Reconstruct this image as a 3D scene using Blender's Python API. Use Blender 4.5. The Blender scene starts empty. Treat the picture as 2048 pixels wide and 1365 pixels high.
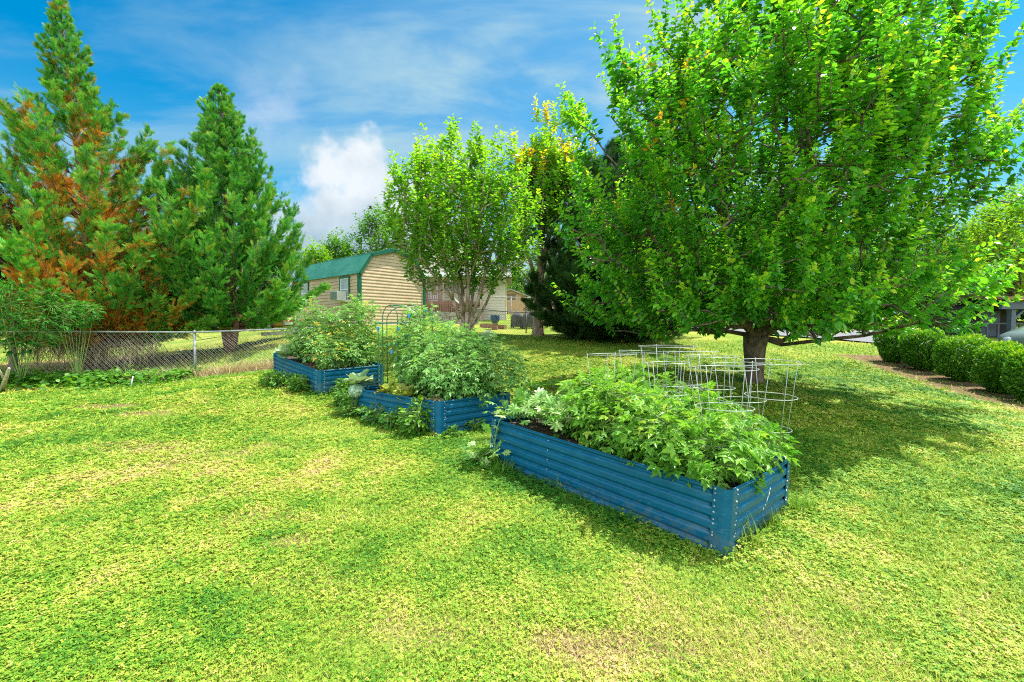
import bpy, math, random
import numpy as np
from mathutils import Vector

random.seed(5)
RNG = np.random.default_rng(11)
PI = math.pi
scene = bpy.context.scene
COL = scene.collection

# ------------------------------------------------------------------ camera numbers
F = 910.2                       # focal length in pixels of the 2048 px wide photograph (16 mm lens)
TH = math.atan(27.5 / F)
EYE = 1.5


def ray(px, py):
    u = (px - 1024.0) / F
    v = (682.5 - py) / F
    return np.array([u, math.cos(TH) + v * math.sin(TH), -math.sin(TH) + v * math.cos(TH)])


def at(px, py, Y):
    d = ray(px, py)
    return np.array([0, 0, EYE]) + d * (Y / d[1])


# ------------------------------------------------------------------ terrain
CP = np.array([
    (1.43, 3.01, -.04), (-.24, 4.85, .06), (2.32, 3.83, -.05), (.68, 5.65, .07),
    (-.95, 5.87, .08), (-2.69, 7.67, .05), (0, 6.8, .09), (-1.8, 8.6, .08),
    (-3.6, 8.5, .24), (-5.36, 10.2, .45), (-2.7, 9.4, .27), (-4.4, 11.1, .5),
    (-3, 3, 0), (-6, 6, .04), (-8, 8, .1), (-12, 8, .1), (-12.5, 11, .25), (-7.7, 11.2, .27), (-5.2, 11.6, .5),
    (-20, 10, .2), (-15, 15, .35), (-16, 22, .75), (-10.5, 14, .42), (-7.4, 13.6, .75),
    (-6.6, 15.5, 1.2), (-5.8, 17.0, 1.5), (-7.2, 18.2, 1.55), (-9.9, 20.7, 1.6), (-3.8, 19.4, 1.55), (-3.2, 15, 1.15), (-9.5, 17.6, 1.2),
    (-3, 12.4, .66), (-1, 11.2, .42), (.3, 9.5, .2), (.5, 12, .55), (.95, 17.5, 1.2), (.3, 20, 1.2), (2.05, 21, 1.34), (-1.6, 17, 1.3),
    (4.9, 9.2, .39), (3, 14, .85), (7, 14, .68), (7, 10, .28), (5.5, 6, .12), (4, 20, 1.3), (10, 20, 1.25),
    (10.8, 13, .5), (10.8, 10.3, .11), (10.2, 9.1, 0), (14, 9, -.05), (14.5, 13, .4), (16, 20, 1.15),
    (3, 2, -.08), (6, 4, -.08), (10, 5, -.12), (0, 0, 0), (-6, 0, 0), (6, -1, -.1), (14, 3, -.2), (-16, 3, 0),
    (0, 30, 2.0), (-8, 30, 2.0), (10, 30, 1.8), (-22, 30, 1.3), (22, 28, 1.4), (0, 40, 2.9), (-14, 40, 2.6), (16, 40, 2.6), (30, 14, .5), (-30, 14, .4)], float)


def _tps(r):
    return np.where(r > 1e-9, r * r * np.log(np.maximum(r, 1e-9)), 0.0)


_n = len(CP)
_K = _tps(np.linalg.norm(CP[:, None, :2] - CP[None, :, :2], axis=2)) + np.eye(_n) * .6
_P = np.c_[np.ones(_n), CP[:, :2]]
_A = np.block([[_K, _P], [_P.T, np.zeros((3, 3))]])
_W = np.linalg.solve(_A, np.r_[CP[:, 2], 0, 0, 0])


def gz(x, y):
    x = np.atleast_1d(np.asarray(x, float)); y = np.atleast_1d(np.asarray(y, float))
    out = np.empty(x.shape).ravel(); xf = x.ravel(); yf = y.ravel()
    for s in range(0, len(xf), 20000):
        a = xf[s:s + 20000]; b = yf[s:s + 20000]
        ac = np.clip(a, -30, 30); bc = np.clip(b, -1, 40)
        r = np.hypot(ac[:, None] - CP[None, :, 0], bc[:, None] - CP[None, :, 1])
        z = _tps(r) @ _W[:_n] + _W[_n] + _W[_n + 1] * ac + _W[_n + 2] * bc
        z = z + np.maximum(b - 40, 0) * .03
        out[s:s + 20000] = z
    return out.reshape(x.shape)


def g1(x, y):
    return float(gz(x, y)[0])


def hit(px, py):
    d = ray(px, py)
    ts = np.r_[np.arange(1.2, 40, .04), np.arange(40, 120, .5)]
    p = np.array([0, 0, EYE])[None] + d[None] * (ts / d[1])[:, None]
    below = p[:, 2] < gz(p[:, 0], p[:, 1])
    i = int(np.argmax(below)) if below.any() else len(ts) - 1
    q = p[i]; return np.array([q[0], q[1], g1(q[0], q[1])])


# ------------------------------------------------------------------ noise on the plane
_TAB = np.random.default_rng(3).random((256, 256))


def vn(x, y, s, o=0.0):
    x = np.asarray(x) / s + 37.3 + o * 13.7; y = np.asarray(y) / s + 91.7 + o * 7.1
    i = np.floor(x).astype(int); j = np.floor(y).astype(int)
    fx = x - i; fy = y - j
    fx = fx * fx * (3 - 2 * fx); fy = fy * fy * (3 - 2 * fy)
    a = _TAB[i % 256, j % 256]; b = _TAB[(i + 1) % 256, j % 256]; c = _TAB[i % 256, (j + 1) % 256]; d = _TAB[(i + 1) % 256, (j + 1) % 256]
    return (a * (1 - fx) + b * fx) * (1 - fy) + (c * (1 - fx) + d * fx) * fy


def fbm(x, y, s, o=0.0):
    return .5 * vn(x, y, s, o) + .3 * vn(x, y, s / 2.1, o + 1) + .2 * vn(x, y, s / 4.3, o + 2)


# ------------------------------------------------------------------ mesh collecting
def nrm(v):
    v = np.asarray(v, float)
    return v / np.maximum(np.linalg.norm(v, axis=-1, keepdims=True), 1e-9)


ORIG = {}


class Geo:
    def __init__(s):
        s.V = []; s.L = []; s.S = []; s.R = []; s.M = []; s.n = 0

    def add(s, V, faces, rnd=.5, mat=0):
        """faces: list of index lists"""
        V = np.asarray(V, float).reshape(-1, 3)
        s.V.append(V)
        s.L.append(np.concatenate([np.asarray(f) for f in faces]) + s.n)
        s.S.append(np.array([len(f) for f in faces]))
        s.R.append(np.broadcast_to(np.asarray(rnd, float), (len(faces),)).copy())
        s.M.append(np.full(len(faces), mat)); s.n += len(V)
        return s

    def scatter(s, T, P, D, N, S, rnd, mat=0):
        tv, tf = T
        P = np.asarray(P, float); n = len(P)
        if n == 0: return s
        d = nrm(D); N = np.asarray(N, float)
        b = np.cross(N, d); bad = np.linalg.norm(b, axis=1) < 1e-5
        b[bad] = np.cross(np.array([.3, .5, .8]), d[bad]); b = nrm(b)
        m = np.cross(d, b)
        S = np.asarray(S, float)
        if S.ndim == 1: S = np.repeat(S[:, None], 3, 1)
        k = len(tv)
        V = P[:, None] + (tv[None, :, 0:1] * S[:, None, 0:1]) * d[:, None] + (tv[None, :, 1:2] * S[:, None, 1:2]) * b[:, None] + (tv[None, :, 2:3] * S[:, None, 2:3]) * m[:, None]
        fl = np.concatenate([np.asarray(f) for f in tf]); fs = np.array([len(f) for f in tf])
        L = (np.arange(n)[:, None] * k + fl[None]).ravel()
        s.V.append(V.reshape(-1, 3)); s.L.append(L + s.n); s.S.append(np.tile(fs, n))
        s.R.append(np.repeat(np.broadcast_to(np.asarray(rnd, float), (n,)), len(tf))); s.M.append(np.full(n * len(tf), mat)); s.n += n * k
        return s

    def segs(s, A, B, ra, rb, sides=5, rnd=.5, mat=0):
        A = np.asarray(A, float).reshape(-1, 3); B = np.asarray(B, float).reshape(-1, 3); n = len(A)
        if n == 0: return s
        d = nrm(B - A); h = np.where(np.abs(d[:, 2:3]) > .9, np.array([[1., 0, 0]]), np.array([[0, 0, 1.]]))
        u = nrm(np.cross(d, h)); w = np.cross(d, u)
        ang = np.arange(sides) * 2 * PI / sides
        c = np.cos(ang)[None, :, None]; t = np.sin(ang)[None, :, None]
        ring = c * u[:, None] + t * w[:, None]
        ra = np.broadcast_to(np.asarray(ra, float), (n,))[:, None, None]; rb = np.broadcast_to(np.asarray(rb, float), (n,))[:, None, None]
        V = np.concatenate([A[:, None] + ring * ra, B[:, None] + ring * rb], 1)
        i = np.arange(sides); j = (i + 1) % sides
        fl = np.stack([i, j, j + sides, i + sides], 1).ravel()
        fl = np.concatenate([fl, np.arange(sides)[::-1], np.arange(sides) + sides])
        fs = np.array([4] * sides + [sides, sides])
        L = (np.arange(n)[:, None] * (2 * sides) + fl[None]).ravel()
        s.V.append(V.reshape(-1, 3)); s.L.append(L + s.n); s.S.append(np.tile(fs, n))
        s.R.append(np.repeat(np.broadcast_to(np.asarray(rnd, float), (n,)), sides + 2)); s.M.append(np.full(n * (sides + 2), mat)); s.n += n * 2 * sides
        return s

    def tube(s, pts, rad, sides=8, rnd=.5, mat=0, closed=False, cap=True):
        p = np.asarray(pts, float); n = len(p)
        rad = np.broadcast_to(np.asarray(rad, float), (n,))
        if closed: t = nrm(np.roll(p, -1, 0) - np.roll(p, 1, 0))
        else: t = nrm(np.gradient(p, axis=0))
        u = np.cross(t[0], [0, 0, 1.]);
        if np.linalg.norm(u) < .1: u = np.cross(t[0], [1., 0, 0])
        u = nrm(u); V = []
        ang = np.arange(sides) * 2 * PI / sides
        for k in range(n):
            u = nrm(u - t[k] * u.dot(t[k])); w = np.cross(t[k], u)
            V.append(p[k] + rad[k] * (np.cos(ang)[:, None] * u + np.sin(ang)[:, None] * w))
        fs = []
        for k in range(n if closed else n - 1):
            a = k * sides; b = ((k + 1) % n) * sides
            for i in range(sides):
                j = (i + 1) % sides
                fs.append([a + i, a + j, b + j, b + i])
        if cap and not closed:
            fs.append(list(range(sides))[::-1]); fs.append([(n - 1) * sides + i for i in range(sides)])
        return s.add(np.concatenate(V), fs, rnd, mat)

    def box(s, o, ex, ey, ez, rnd=.5, mat=0):
        """o corner, ex ey ez full edge vectors"""
        o, ex, ey, ez = [np.asarray(q, float) for q in (o, ex, ey, ez)]
        V = [o + a * ex + b * ey + c * ez for c in (0, 1) for b in (0, 1) for a in (0, 1)]
        return s.add(V, [[0, 2, 3, 1], [4, 5, 7, 6], [0, 1, 5, 4], [2, 6, 7, 3], [0, 4, 6, 2], [1, 3, 7, 5]], rnd, mat)

    def cbox(s, c, size, rz=0.0, rnd=.5, mat=0):
        c = np.asarray(c, float); x = np.array([math.cos(rz), math.sin(rz), 0]) * size[0]; y = np.array([-math.sin(rz), math.cos(rz), 0]) * size[1]; z = np.array([0, 0, size[2]])
        return s.box(c - x / 2 - y / 2 - z / 2, x, y, z, rnd, mat)

    def build(s, name, mats, parent=None, smooth=False, loc=None):
        V = np.concatenate(s.V); L = np.concatenate(s.L); S = np.concatenate(s.S); R = np.concatenate(s.R); M = np.concatenate(s.M)
        if parent is not None: o0 = ORIG[parent.name]
        elif loc is not None: o0 = np.asarray(loc, float)
        else:
            lo = V.min(0); hi = V.max(0); o0 = np.array([(lo[0] + hi[0]) / 2, (lo[1] + hi[1]) / 2, lo[2]])
        me = bpy.data.meshes.new(name)
        me.vertices.add(len(V)); me.vertices.foreach_set('co', (V - o0).astype(np.float32).ravel())
        me.loops.add(len(L)); me.loops.foreach_set('vertex_index', L.astype(np.int32))
        me.polygons.add(len(S)); st = np.concatenate([[0], np.cumsum(S)[:-1]])
        me.polygons.foreach_set('loop_start', st.astype(np.int32))
        if isinstance(mats, (list, tuple)):
            for m in mats: me.materials.append(m)
            me.polygons.foreach_set('material_index', M.astype(np.int32))
        else: me.materials.append(mats)
        me.update(calc_edges=True)
        me.polygons.foreach_set('use_smooth', np.full(len(S), smooth))
        at_ = me.attributes.new('rnd', 'FLOAT', 'FACE'); at_.data.foreach_set('value', R.astype(np.float32))
        me.validate()
        ob = bpy.data.objects.new(name, me); COL.objects.link(ob)
        if parent is not None: ob.parent = parent
        else: ob.location = o0
        ORIG[ob.name] = o0
        return ob


def thing(name, label, cat, loc, group=None):
    o = bpy.data.objects.new(name, None); o.empty_display_size = .2
    COL.objects.link(o); o.location = [float(q) for q in loc]
    ORIG[o.name] = np.asarray(loc, float)
    return tag(o, label, cat, group)


def tag(o, label=None, cat=None, group=None, kind=None):
    if label: o['label'] = label
    if cat: o['category'] = cat
    if group: o['group'] = group
    if kind: o['kind'] = kind
    return o


# ------------------------------------------------------------------ materials
def srgb(r, g, b):
    f = lambda c: (c / 255 / 12.92) if c / 255 <= .04045 else ((c / 255 + .055) / 1.055) ** 2.4
    return (f(r), f(g), f(b), 1)


def new_mat(name):
    m = bpy.data.materials.new(name); m.use_nodes = True
    nt = m.node_tree; nt.nodes.clear()
    out = nt.nodes.new('ShaderNodeOutputMaterial')
    return m, nt, out


def ramp(nt, stops, src=None, interp='LINEAR'):
    r = nt.nodes.new('ShaderNodeValToRGB'); r.color_ramp.interpolation = interp
    e = r.color_ramp.elements
    while len(e) < len(stops): e.new(.5)
    for k, (p, c) in enumerate(stops):
        e[k].position = p; e[k].color = c if len(c) == 4 else (*c, 1)
    if src is not None: nt.links.new(src, r.inputs[0])
    return r


def leaf_mat(name, stops, trans=.35, rough=.45, spec=.35, tcol=(1.25, 1.3, .6), jitter=0.0):
    m, nt, out = new_mat(name)
    a = nt.nodes.new('ShaderNodeAttribute'); a.attribute_name = 'rnd'
    r = ramp(nt, stops, a.outputs['Fac'])
    b = nt.nodes.new('ShaderNodeBsdfPrincipled')
    b.inputs['Roughness'].default_value = rough; b.inputs['Specular IOR Level'].default_value = spec
    nt.links.new(r.outputs[0], b.inputs['Base Color'])
    t = nt.nodes.new('ShaderNodeBsdfTranslucent')
    mu = nt.nodes.new('ShaderNodeMix'); mu.data_type = 'RGBA'; mu.blend_type = 'MULTIPLY'; mu.inputs[0].default_value = 1
    nt.links.new(r.outputs[0], mu.inputs[6]); mu.inputs[7].default_value = (*tcol, 1)
    nt.links.new(mu.outputs[2], t.inputs['Color'])
    mx = nt.nodes.new('ShaderNodeMixShader'); mx.inputs[0].default_value = trans
    nt.links.new(b.outputs[0], mx.inputs[1]); nt.links.new(t.outputs[0], mx.inputs[2])
    nt.links.new(mx.outputs[0], out.inputs[0])
    return m


def plain_mat(name, col, col2=None, scale=8, rough=.6, metal=0, bump=0, bscale=40, spec=.5, stretch=(1, 1, 1), detail=4, lo=.35, hi=.65, coat=0):
    m, nt, out = new_mat(name)
    b = nt.nodes.new('ShaderNodeBsdfPrincipled'); nt.links.new(b.outputs[0], out.inputs[0])
    b.inputs['Roughness'].default_value = rough; b.inputs['Metallic'].default_value = metal; b.inputs['Specular IOR Level'].default_value = spec
    if coat: b.inputs['Coat Weight'].default_value = coat
    tc = nt.nodes.new('ShaderNodeTexCoord'); mp = nt.nodes.new('ShaderNodeMapping'); mp.inputs['Scale'].default_value = stretch
    nt.links.new(tc.outputs['Object'], mp.inputs[0])
    if col2 is not None:
        n = nt.nodes.new('ShaderNodeTexNoise'); n.inputs['Scale'].default_value = scale; n.inputs['Detail'].default_value = detail
        nt.links.new(mp.outputs[0], n.inputs['Vector'])
        r = ramp(nt, [(lo, col), (hi, col2)], n.outputs['Fac']); nt.links.new(r.outputs[0], b.inputs['Base Color'])
    else: b.inputs['Base Color'].default_value = col if len(col) == 4 else (*col, 1)
    if bump:
        n2 = nt.nodes.new('ShaderNodeTexNoise'); n2.inputs['Scale'].default_value = bscale; n2.inputs['Detail'].default_value = 5
        nt.links.new(mp.outputs[0], n2.inputs['Vector'])
        bp = nt.nodes.new('ShaderNodeBump'); bp.inputs['Strength'].default_value = bump; bp.inputs['Distance'].default_value = .02
        nt.links.new(n2.outputs['Fac'], bp.inputs['Height']); nt.links.new(bp.outputs[0], b.inputs['Normal'])
    return m


# ------------------------------------------------------------------ leaf shapes (x along the leaf, y across, z out of the face)
T_LEAF = (np.array([(0, 0, 0), (.5, 0, -.03), (1, 0, -.16), (.28, .26, .05), (.66, .23, .0), (.28, -.26, .05), (.66, -.23, .0)]),
          [[0, 1, 3], [1, 2, 4, 3], [0, 5, 1], [1, 5, 6, 2]])
T_LEAF2 = (np.array([(0, 0, 0), (.45, .24, .06), (1, 0, -.08), (.45, -.24, .06)]), [[0, 2, 1], [0, 3, 2]])
T_NARROW = (np.array([(0, 0, 0), (.4, .15, .05), (1, 0, -.25), (.4, -.15, .05), (.5, 0, .0)]), [[0, 4, 1], [4, 2, 1], [0, 3, 4], [4, 3, 2]])


def spray_template(n=5):
    V = []; Fc = []

    def blade(a, d, l, w):
        a = np.array(a, float); d = nrm(d); s_ = np.array([-d[1], d[0], 0]) * w; k = len(V)
        V.extend([a, a + d * l * .4 + s_, a + d * l, a + d * l * .4 - s_]); Fc.append([k, k + 1, k + 2, k + 3])
    blade((0, 0, 0), (1, 0, 0), 1, .022)
    for i in range(n):
        x = .1 + .75 * i / n; l = .55 * (1 - .6 * i / n)
        for sg in (1, -1):
            blade((x + (.04 if sg < 0 else 0), 0, 0), (1, sg * .62, .12 * (-1) ** i), l, .026)
    return np.array(V), Fc


T_SPRAY = spray_template(6)
T_SPRAY3 = spray_template(3)


def compound_template(pairs=3, lw=.42, droop=.25, lobed=True, fold=.08):
    V = []; Fc = []

    def leaflet(a, d, l):
        a = np.array(a, float); d = nrm(d); s_ = nrm(np.cross([0, 0, 1.], d)); up = np.cross(d, s_); k = len(V)
        if lobed: prof = [(.16, .16), (.3, .13), (.46, .22), (.58, .13), (.76, .1)]
        else: prof = [(.2, .17), (.45, .22), (.75, .12)]
        m_ = len(prof)
        V.append(a)
        for x, w in prof: V.append(a + d * l * x + s_ * l * w * lw / .42 + up * l * fold - np.array([0, 0, l * .25 * x * x]))
        V.append(a + d * l - np.array([0, 0, l * .28]))
        for x, w in prof: V.append(a + d * l * x - s_ * l * w * lw / .42 + up * l * fold - np.array([0, 0, l * .25 * x * x]))
        Fc.append([k] + [k + m_ + 1] + [k + m_ - i for i in range(m_)])
        Fc.append([k] + [k + m_ + 2 + i for i in range(m_)] + [k + m_ + 1])
    z = lambda x: -droop * x * x
    # rachis
    for i in range(3):
        x0, x1 = i / 3 * .7, (i + 1) / 3 * .7; k = len(V); w = .012
        V.extend([np.array((x0, w, z(x0))), np.array((x1, w, z(x1))), np.array((x1, -w, z(x1))), np.array((x0, -w, z(x0)))]); Fc.append([k, k + 3, k + 2, k + 1])
    for i in range(pairs):
        x = .22 + .45 * i / max(1, pairs - 1); l = .36 * (1 - .12 * abs(i - 1))
        for sg in (1, -1): leaflet((x, 0, z(x)), (.5, sg * .87, .05), l)
    leaflet((.68, 0, z(.68)), (1, 0, -.25), .4)
    return np.array(V), Fc


T_TOMATO = compound_template(2, .66)
T_PEPPER = compound_template(2, .46, .45, False)

# ------------------------------------------------------------------ render settings, camera, sun, sky
scene.render.engine = 'CYCLES'
cy = scene.cycles
cy.use_denoising = False; cy.filter_width = 1.1
cy.max_bounces = 8; cy.diffuse_bounces = 6; cy.glossy_bounces = 2; cy.transmission_bounces = 4; cy.transparent_max_bounces = 8
cy.sample_clamp_indirect = 6; cy.caustics_reflective = False; cy.caustics_refractive = False
scene.view_settings.view_transform = 'Standard'
scene.view_settings.look = 'None'
scene.view_settings.gamma = 1
scene.view_settings.exposure = EXPO = 1.5
scene.render.film_transparent = False

cam = bpy.data.cameras.new('camera'); co = bpy.data.objects.new('camera', cam); COL.objects.link(co)
cam.lens = 16; cam.sensor_width = 36; cam.clip_start = .05; cam.clip_end = 1500
co.location = (0, 0, EYE); co.rotation_euler = (PI / 2 - TH, 0, 0)
scene.camera = co

SUN_EL = math.radians(64); SUN_AZ = math.radians(30)      # azimuth from +X towards +Y
sd = Vector((math.cos(SUN_EL) * math.cos(SUN_AZ), math.cos(SUN_EL) * math.sin(SUN_AZ), math.sin(SUN_EL)))
sl = bpy.data.lights.new('sun', 'SUN'); sl.energy = 3.5; sl.angle = math.radians(.53); sl.color = (1, .95, .86)
so = bpy.data.objects.new('sun', sl); COL.objects.link(so)
so.rotation_euler = sd.to_track_quat('Z', 'Y').to_euler(); so.location = (20, 10, 30)

w = bpy.data.worlds.new('World'); scene.world = w; w.use_nodes = True
nt = w.node_tree; nt.nodes.clear()
wout = nt.nodes.new('ShaderNodeOutputWorld'); bg = nt.nodes.new('ShaderNodeBackground')
sky = nt.nodes.new('ShaderNodeTexSky'); sky.sky_type = 'NISHITA'; sky.sun_disc = False
sky.sun_elevation = SUN_EL; sky.sun_rotation = PI / 2 - SUN_AZ; sky.air_density = 1.0; sky.dust_density = .6; sky.ozone_density = 2.0
bg.inputs['Strength'].default_value = .145


def N(t, **kw):
    n = nt.nodes.new(t)
    for k, v in kw.items(): setattr(n, k, v)
    return n


def mathn(op, a, b=None, c=None, clamp=False):
    n = nt.nodes.new('ShaderNodeMath'); n.operation = op; n.use_clamp = clamp
    for i, q in enumerate((a, b, c)):
        if q is None: continue
        if isinstance(q, (int, float)): n.inputs[i].default_value = q
        else: nt.links.new(q, n.inputs[i])
    return n.outputs[0]


def smooth(v, a, b):
    n = nt.nodes.new('ShaderNodeMapRange'); n.interpolation_type = 'SMOOTHSTEP'
    nt.links.new(v, n.inputs[0]); n.inputs[1].default_value = a; n.inputs[2].default_value = b
    return n.outputs[0]


tc = N('ShaderNodeTexCoord'); sep = N('ShaderNodeSeparateXYZ'); nt.links.new(tc.outputs['Generated'], sep.inputs[0])
X, Y, Z = sep.outputs
# deeper azure for a polarised summer sky
hs = N('ShaderNodeHueSaturation'); hs.inputs['Hue'].default_value = .482; hs.inputs['Saturation'].default_value = 1.55; hs.inputs['Value'].default_value = 1.0
nt.links.new(sky.outputs[0], hs.inputs['Color'])
tint = N('ShaderNodeMix', data_type='RGBA', blend_type='MULTIPLY'); tint.inputs[0].default_value = 1
nt.links.new(hs.outputs[0], tint.inputs[6]); tint.inputs[7].default_value = (.06, .43, .45, 1)
# high thin cloud, laid on a flat layer overhead
zz = mathn('ADD', mathn('MAXIMUM', Z, 0.0), .16)
cx = mathn('DIVIDE', X, zz); cyy = mathn('DIVIDE', Y, zz)
cmb = N('ShaderNodeCombineXYZ'); nt.links.new(cx, cmb.inputs[0]); nt.links.new(cyy, cmb.inputs[1])
mp = N('ShaderNodeMapping'); mp.inputs['Rotation'].default_value = (0, 0, -.7); mp.inputs['Scale'].default_value = (.5, 1.3, 1)
nt.links.new(cmb.outputs[0], mp.inputs[0])
n1 = N('ShaderNodeTexNoise'); n1.inputs['Scale'].default_value = 1.5; n1.inputs['Detail'].default_value = 8; n1.inputs['Roughness'].default_value = .58; n1.inputs['Distortion'].default_value = .7
nt.links.new(mp.outputs[0], n1.inputs['Vector'])
# the thin cloud thickens towards straight ahead and to the right
az = mathn('ARCTAN2', X, Y)
veil = smooth(az, -.60, -.08)
thin = smooth(n1.outputs['Fac'], .42, .66)
thin = mathn('ADD', mathn('MULTIPLY', thin, mathn('ADD', mathn('MULTIPLY', veil, .42), .46)), mathn('MULTIPLY', veil, .28), clamp=True)
thin = mathn('MULTIPLY', thin, mathn('SUBTRACT', 1.0, mathn('MULTIPLY', smooth(az, .60, .85), .75)))
# heaped cloud low ahead, left of the middle
n2 = N('ShaderNodeTexNoise'); n2.inputs['Scale'].default_value = 7; n2.inputs['Detail'].default_value = 9; n2.inputs['Roughness'].default_value = .55
nt.links.new(tc.outputs['Generated'], n2.inputs['Vector'])
el = mathn('ARCSINE', Z)


def heap(a0, e0, wa, we, amp=.9, lo=.32, hi=.50):
    da = mathn('DIVIDE', mathn('SUBTRACT', az, a0), wa); de = mathn('DIVIDE', mathn('SUBTRACT', el, e0), we)
    rr = mathn('SQRT', mathn('ADD', mathn('MULTIPLY', da, da), mathn('MULTIPLY', de, de)))
    body = mathn('SUBTRACT', 1.0, rr)
    v = mathn('ADD', body, mathn('MULTIPLY', mathn('SUBTRACT', n2.outputs['Fac'], .5), 1.9))
    return smooth(v, lo, hi)


h1 = heap(-.285, .23, .24, .25, lo=.30, hi=.62)
h2 = heap(-.38, .14, .40, .22, lo=.30, hi=.72)
h3 = heap(-.50, .40, .16, .14, lo=.35, hi=1.3)
h4 = heap(-.13, .36, .13, .10, lo=.35, hi=1.3)
h5 = heap(.15, .10, .5, .13)
heapm = mathn('MAXIMUM', mathn('MAXIMUM', h1, h2), mathn('MAXIMUM', mathn('MULTIPLY', h3, .6), mathn('MAXIMUM', mathn('MULTIPLY', h4, .6), mathn('MULTIPLY', h5, .8))))
n3 = N('ShaderNodeTexNoise'); n3.inputs['Scale'].default_value = 10; n3.inputs['Detail'].default_value = 7
mp3 = N('ShaderNodeMapping'); mp3.inputs['Location'].default_value = (.0, 0, .5); nt.links.new(tc.outputs['Generated'], mp3.inputs[0]); nt.links.new(mp3.outputs[0], n3.inputs['Vector'])
hr = ramp(nt, [(.30, (.95, 1.35, 1.65, 1)), (.62, (2.3, 2.4, 2.5, 1))], mathn('ADD', mathn('MULTIPLY', n3.outputs['Fac'], .7), mathn('MULTIPLY', smooth(el, .14, .36), .3)))
m1 = N('ShaderNodeMix', data_type='RGBA'); nt.links.new(thin, m1.inputs[0]); hz = N('ShaderNodeMix', data_type='RGBA'); nt.links.new(mathn('MULTIPLY', smooth(Z, .42, .0), .80), hz.inputs[0]); nt.links.new(tint.outputs[2], hz.inputs[6]); hz.inputs[7].default_value = (1.15, 1.75, 2.05, 1)
nt.links.new(hz.outputs[2], m1.inputs[6]); m1.inputs[7].default_value = (1.05, 1.66, 2.0, 1)
m2 = N('ShaderNodeMix', data_type='RGBA'); nt.links.new(mathn('MULTIPLY', heapm, .93), m2.inputs[0]); nt.links.new(m1.outputs[2], m2.inputs[6]); nt.links.new(hr.outputs[0], m2.inputs[7])
# unseen broken bright cloud, added behind the viewer to lift the fill light
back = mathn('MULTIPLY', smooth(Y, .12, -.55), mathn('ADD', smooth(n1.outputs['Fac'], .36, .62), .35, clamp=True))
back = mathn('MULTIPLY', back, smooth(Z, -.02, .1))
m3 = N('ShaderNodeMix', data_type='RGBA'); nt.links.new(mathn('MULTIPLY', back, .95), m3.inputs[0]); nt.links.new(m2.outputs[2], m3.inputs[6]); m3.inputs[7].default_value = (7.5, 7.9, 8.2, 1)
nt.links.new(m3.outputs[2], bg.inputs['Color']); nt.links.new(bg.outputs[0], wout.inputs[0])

# ------------------------------------------------------------------ ground
BARE = [(-7.0, 7.8, .55, .22, .9), (-5.9, 7.2, .5, .16, .7), (-1.52, 3.1, .22, .11, .9), (.55, 2.12, .55, .13, .8), (1.35, 2.25, .4, .1, .55), (-.35, 2.2, .5, .1, .5), (-3.6, 4.9, .45, .22, .65), (-4.6, 5.5, .55, .25, .6), (-3.3, 5.3, .4, .15, .6), (-2.0, 3.5, .35, .14, .6),
        (-2.4, 4.0, .3, .15, .45), (4.0, 3.4, .3, .15, .3), (-1.2, 2.6, .3, .12, .4), (1.9, 2.5, .25, .1, .35), (2.9, 2.3, .3, .1, .35), (-5.0, 4.2, .6, .3, .3), (.9, 9.0, .7, .3, .45), (-3.0, 5.6, .3, .15, .5)]
HEDGE = np.array([(11.0, 13.3), (10.75, 12.0), (10.6, 10.7), (10.35, 9.75), (10.1, 8.8), (9.9, 7.8)])


def bare(x, y):
    v = np.zeros(np.shape(x))
    nz = fbm(x, y, .35, 4)
    for bx, by, rx, ry, a in BARE:
        d = np.sqrt(((x - bx) / rx) ** 2 + ((y - by) / ry) ** 2)
        v = np.maximum(v, a * np.clip(1.55 - d + (nz - .5) * 1.6, 0, 1))
    # mulch under the clipped bushes
    hx = np.interp(y, HEDGE[::-1, 1], HEDGE[::-1, 0])
    m = np.clip(1.0 - (np.abs(x - hx + .2) - .55) / .45 + (nz - .5) * 1.2, 0, 1) * ((y > 7) & (y < 14.2))
    v = np.maximum(v, m)
    return v


def litter(x, y):
    """dead leaves and dry grass under the conifers and along the wire fence"""
    nz = fbm(x, y, .8, 9)
    fy = np.interp(x, [-14, -7.7, -5.2, -4.6], [10.9, 11.1, 11.45, 11.6])
    v = np.clip(1.0 - np.abs(y - fy) / .5 + (nz - .5) * 1.4, 0, 1) * (x < -4.7) * np.clip((x + 9.4) / .8, .15, 1)
    b = np.clip(1.2 - np.sqrt(((x + 12.5) / 4.5) ** 2 + ((y - 14.6) / 1.7) ** 2) + (nz - .5) * .9, 0, 1)
    return np.maximum(v * .8, b)


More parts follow.
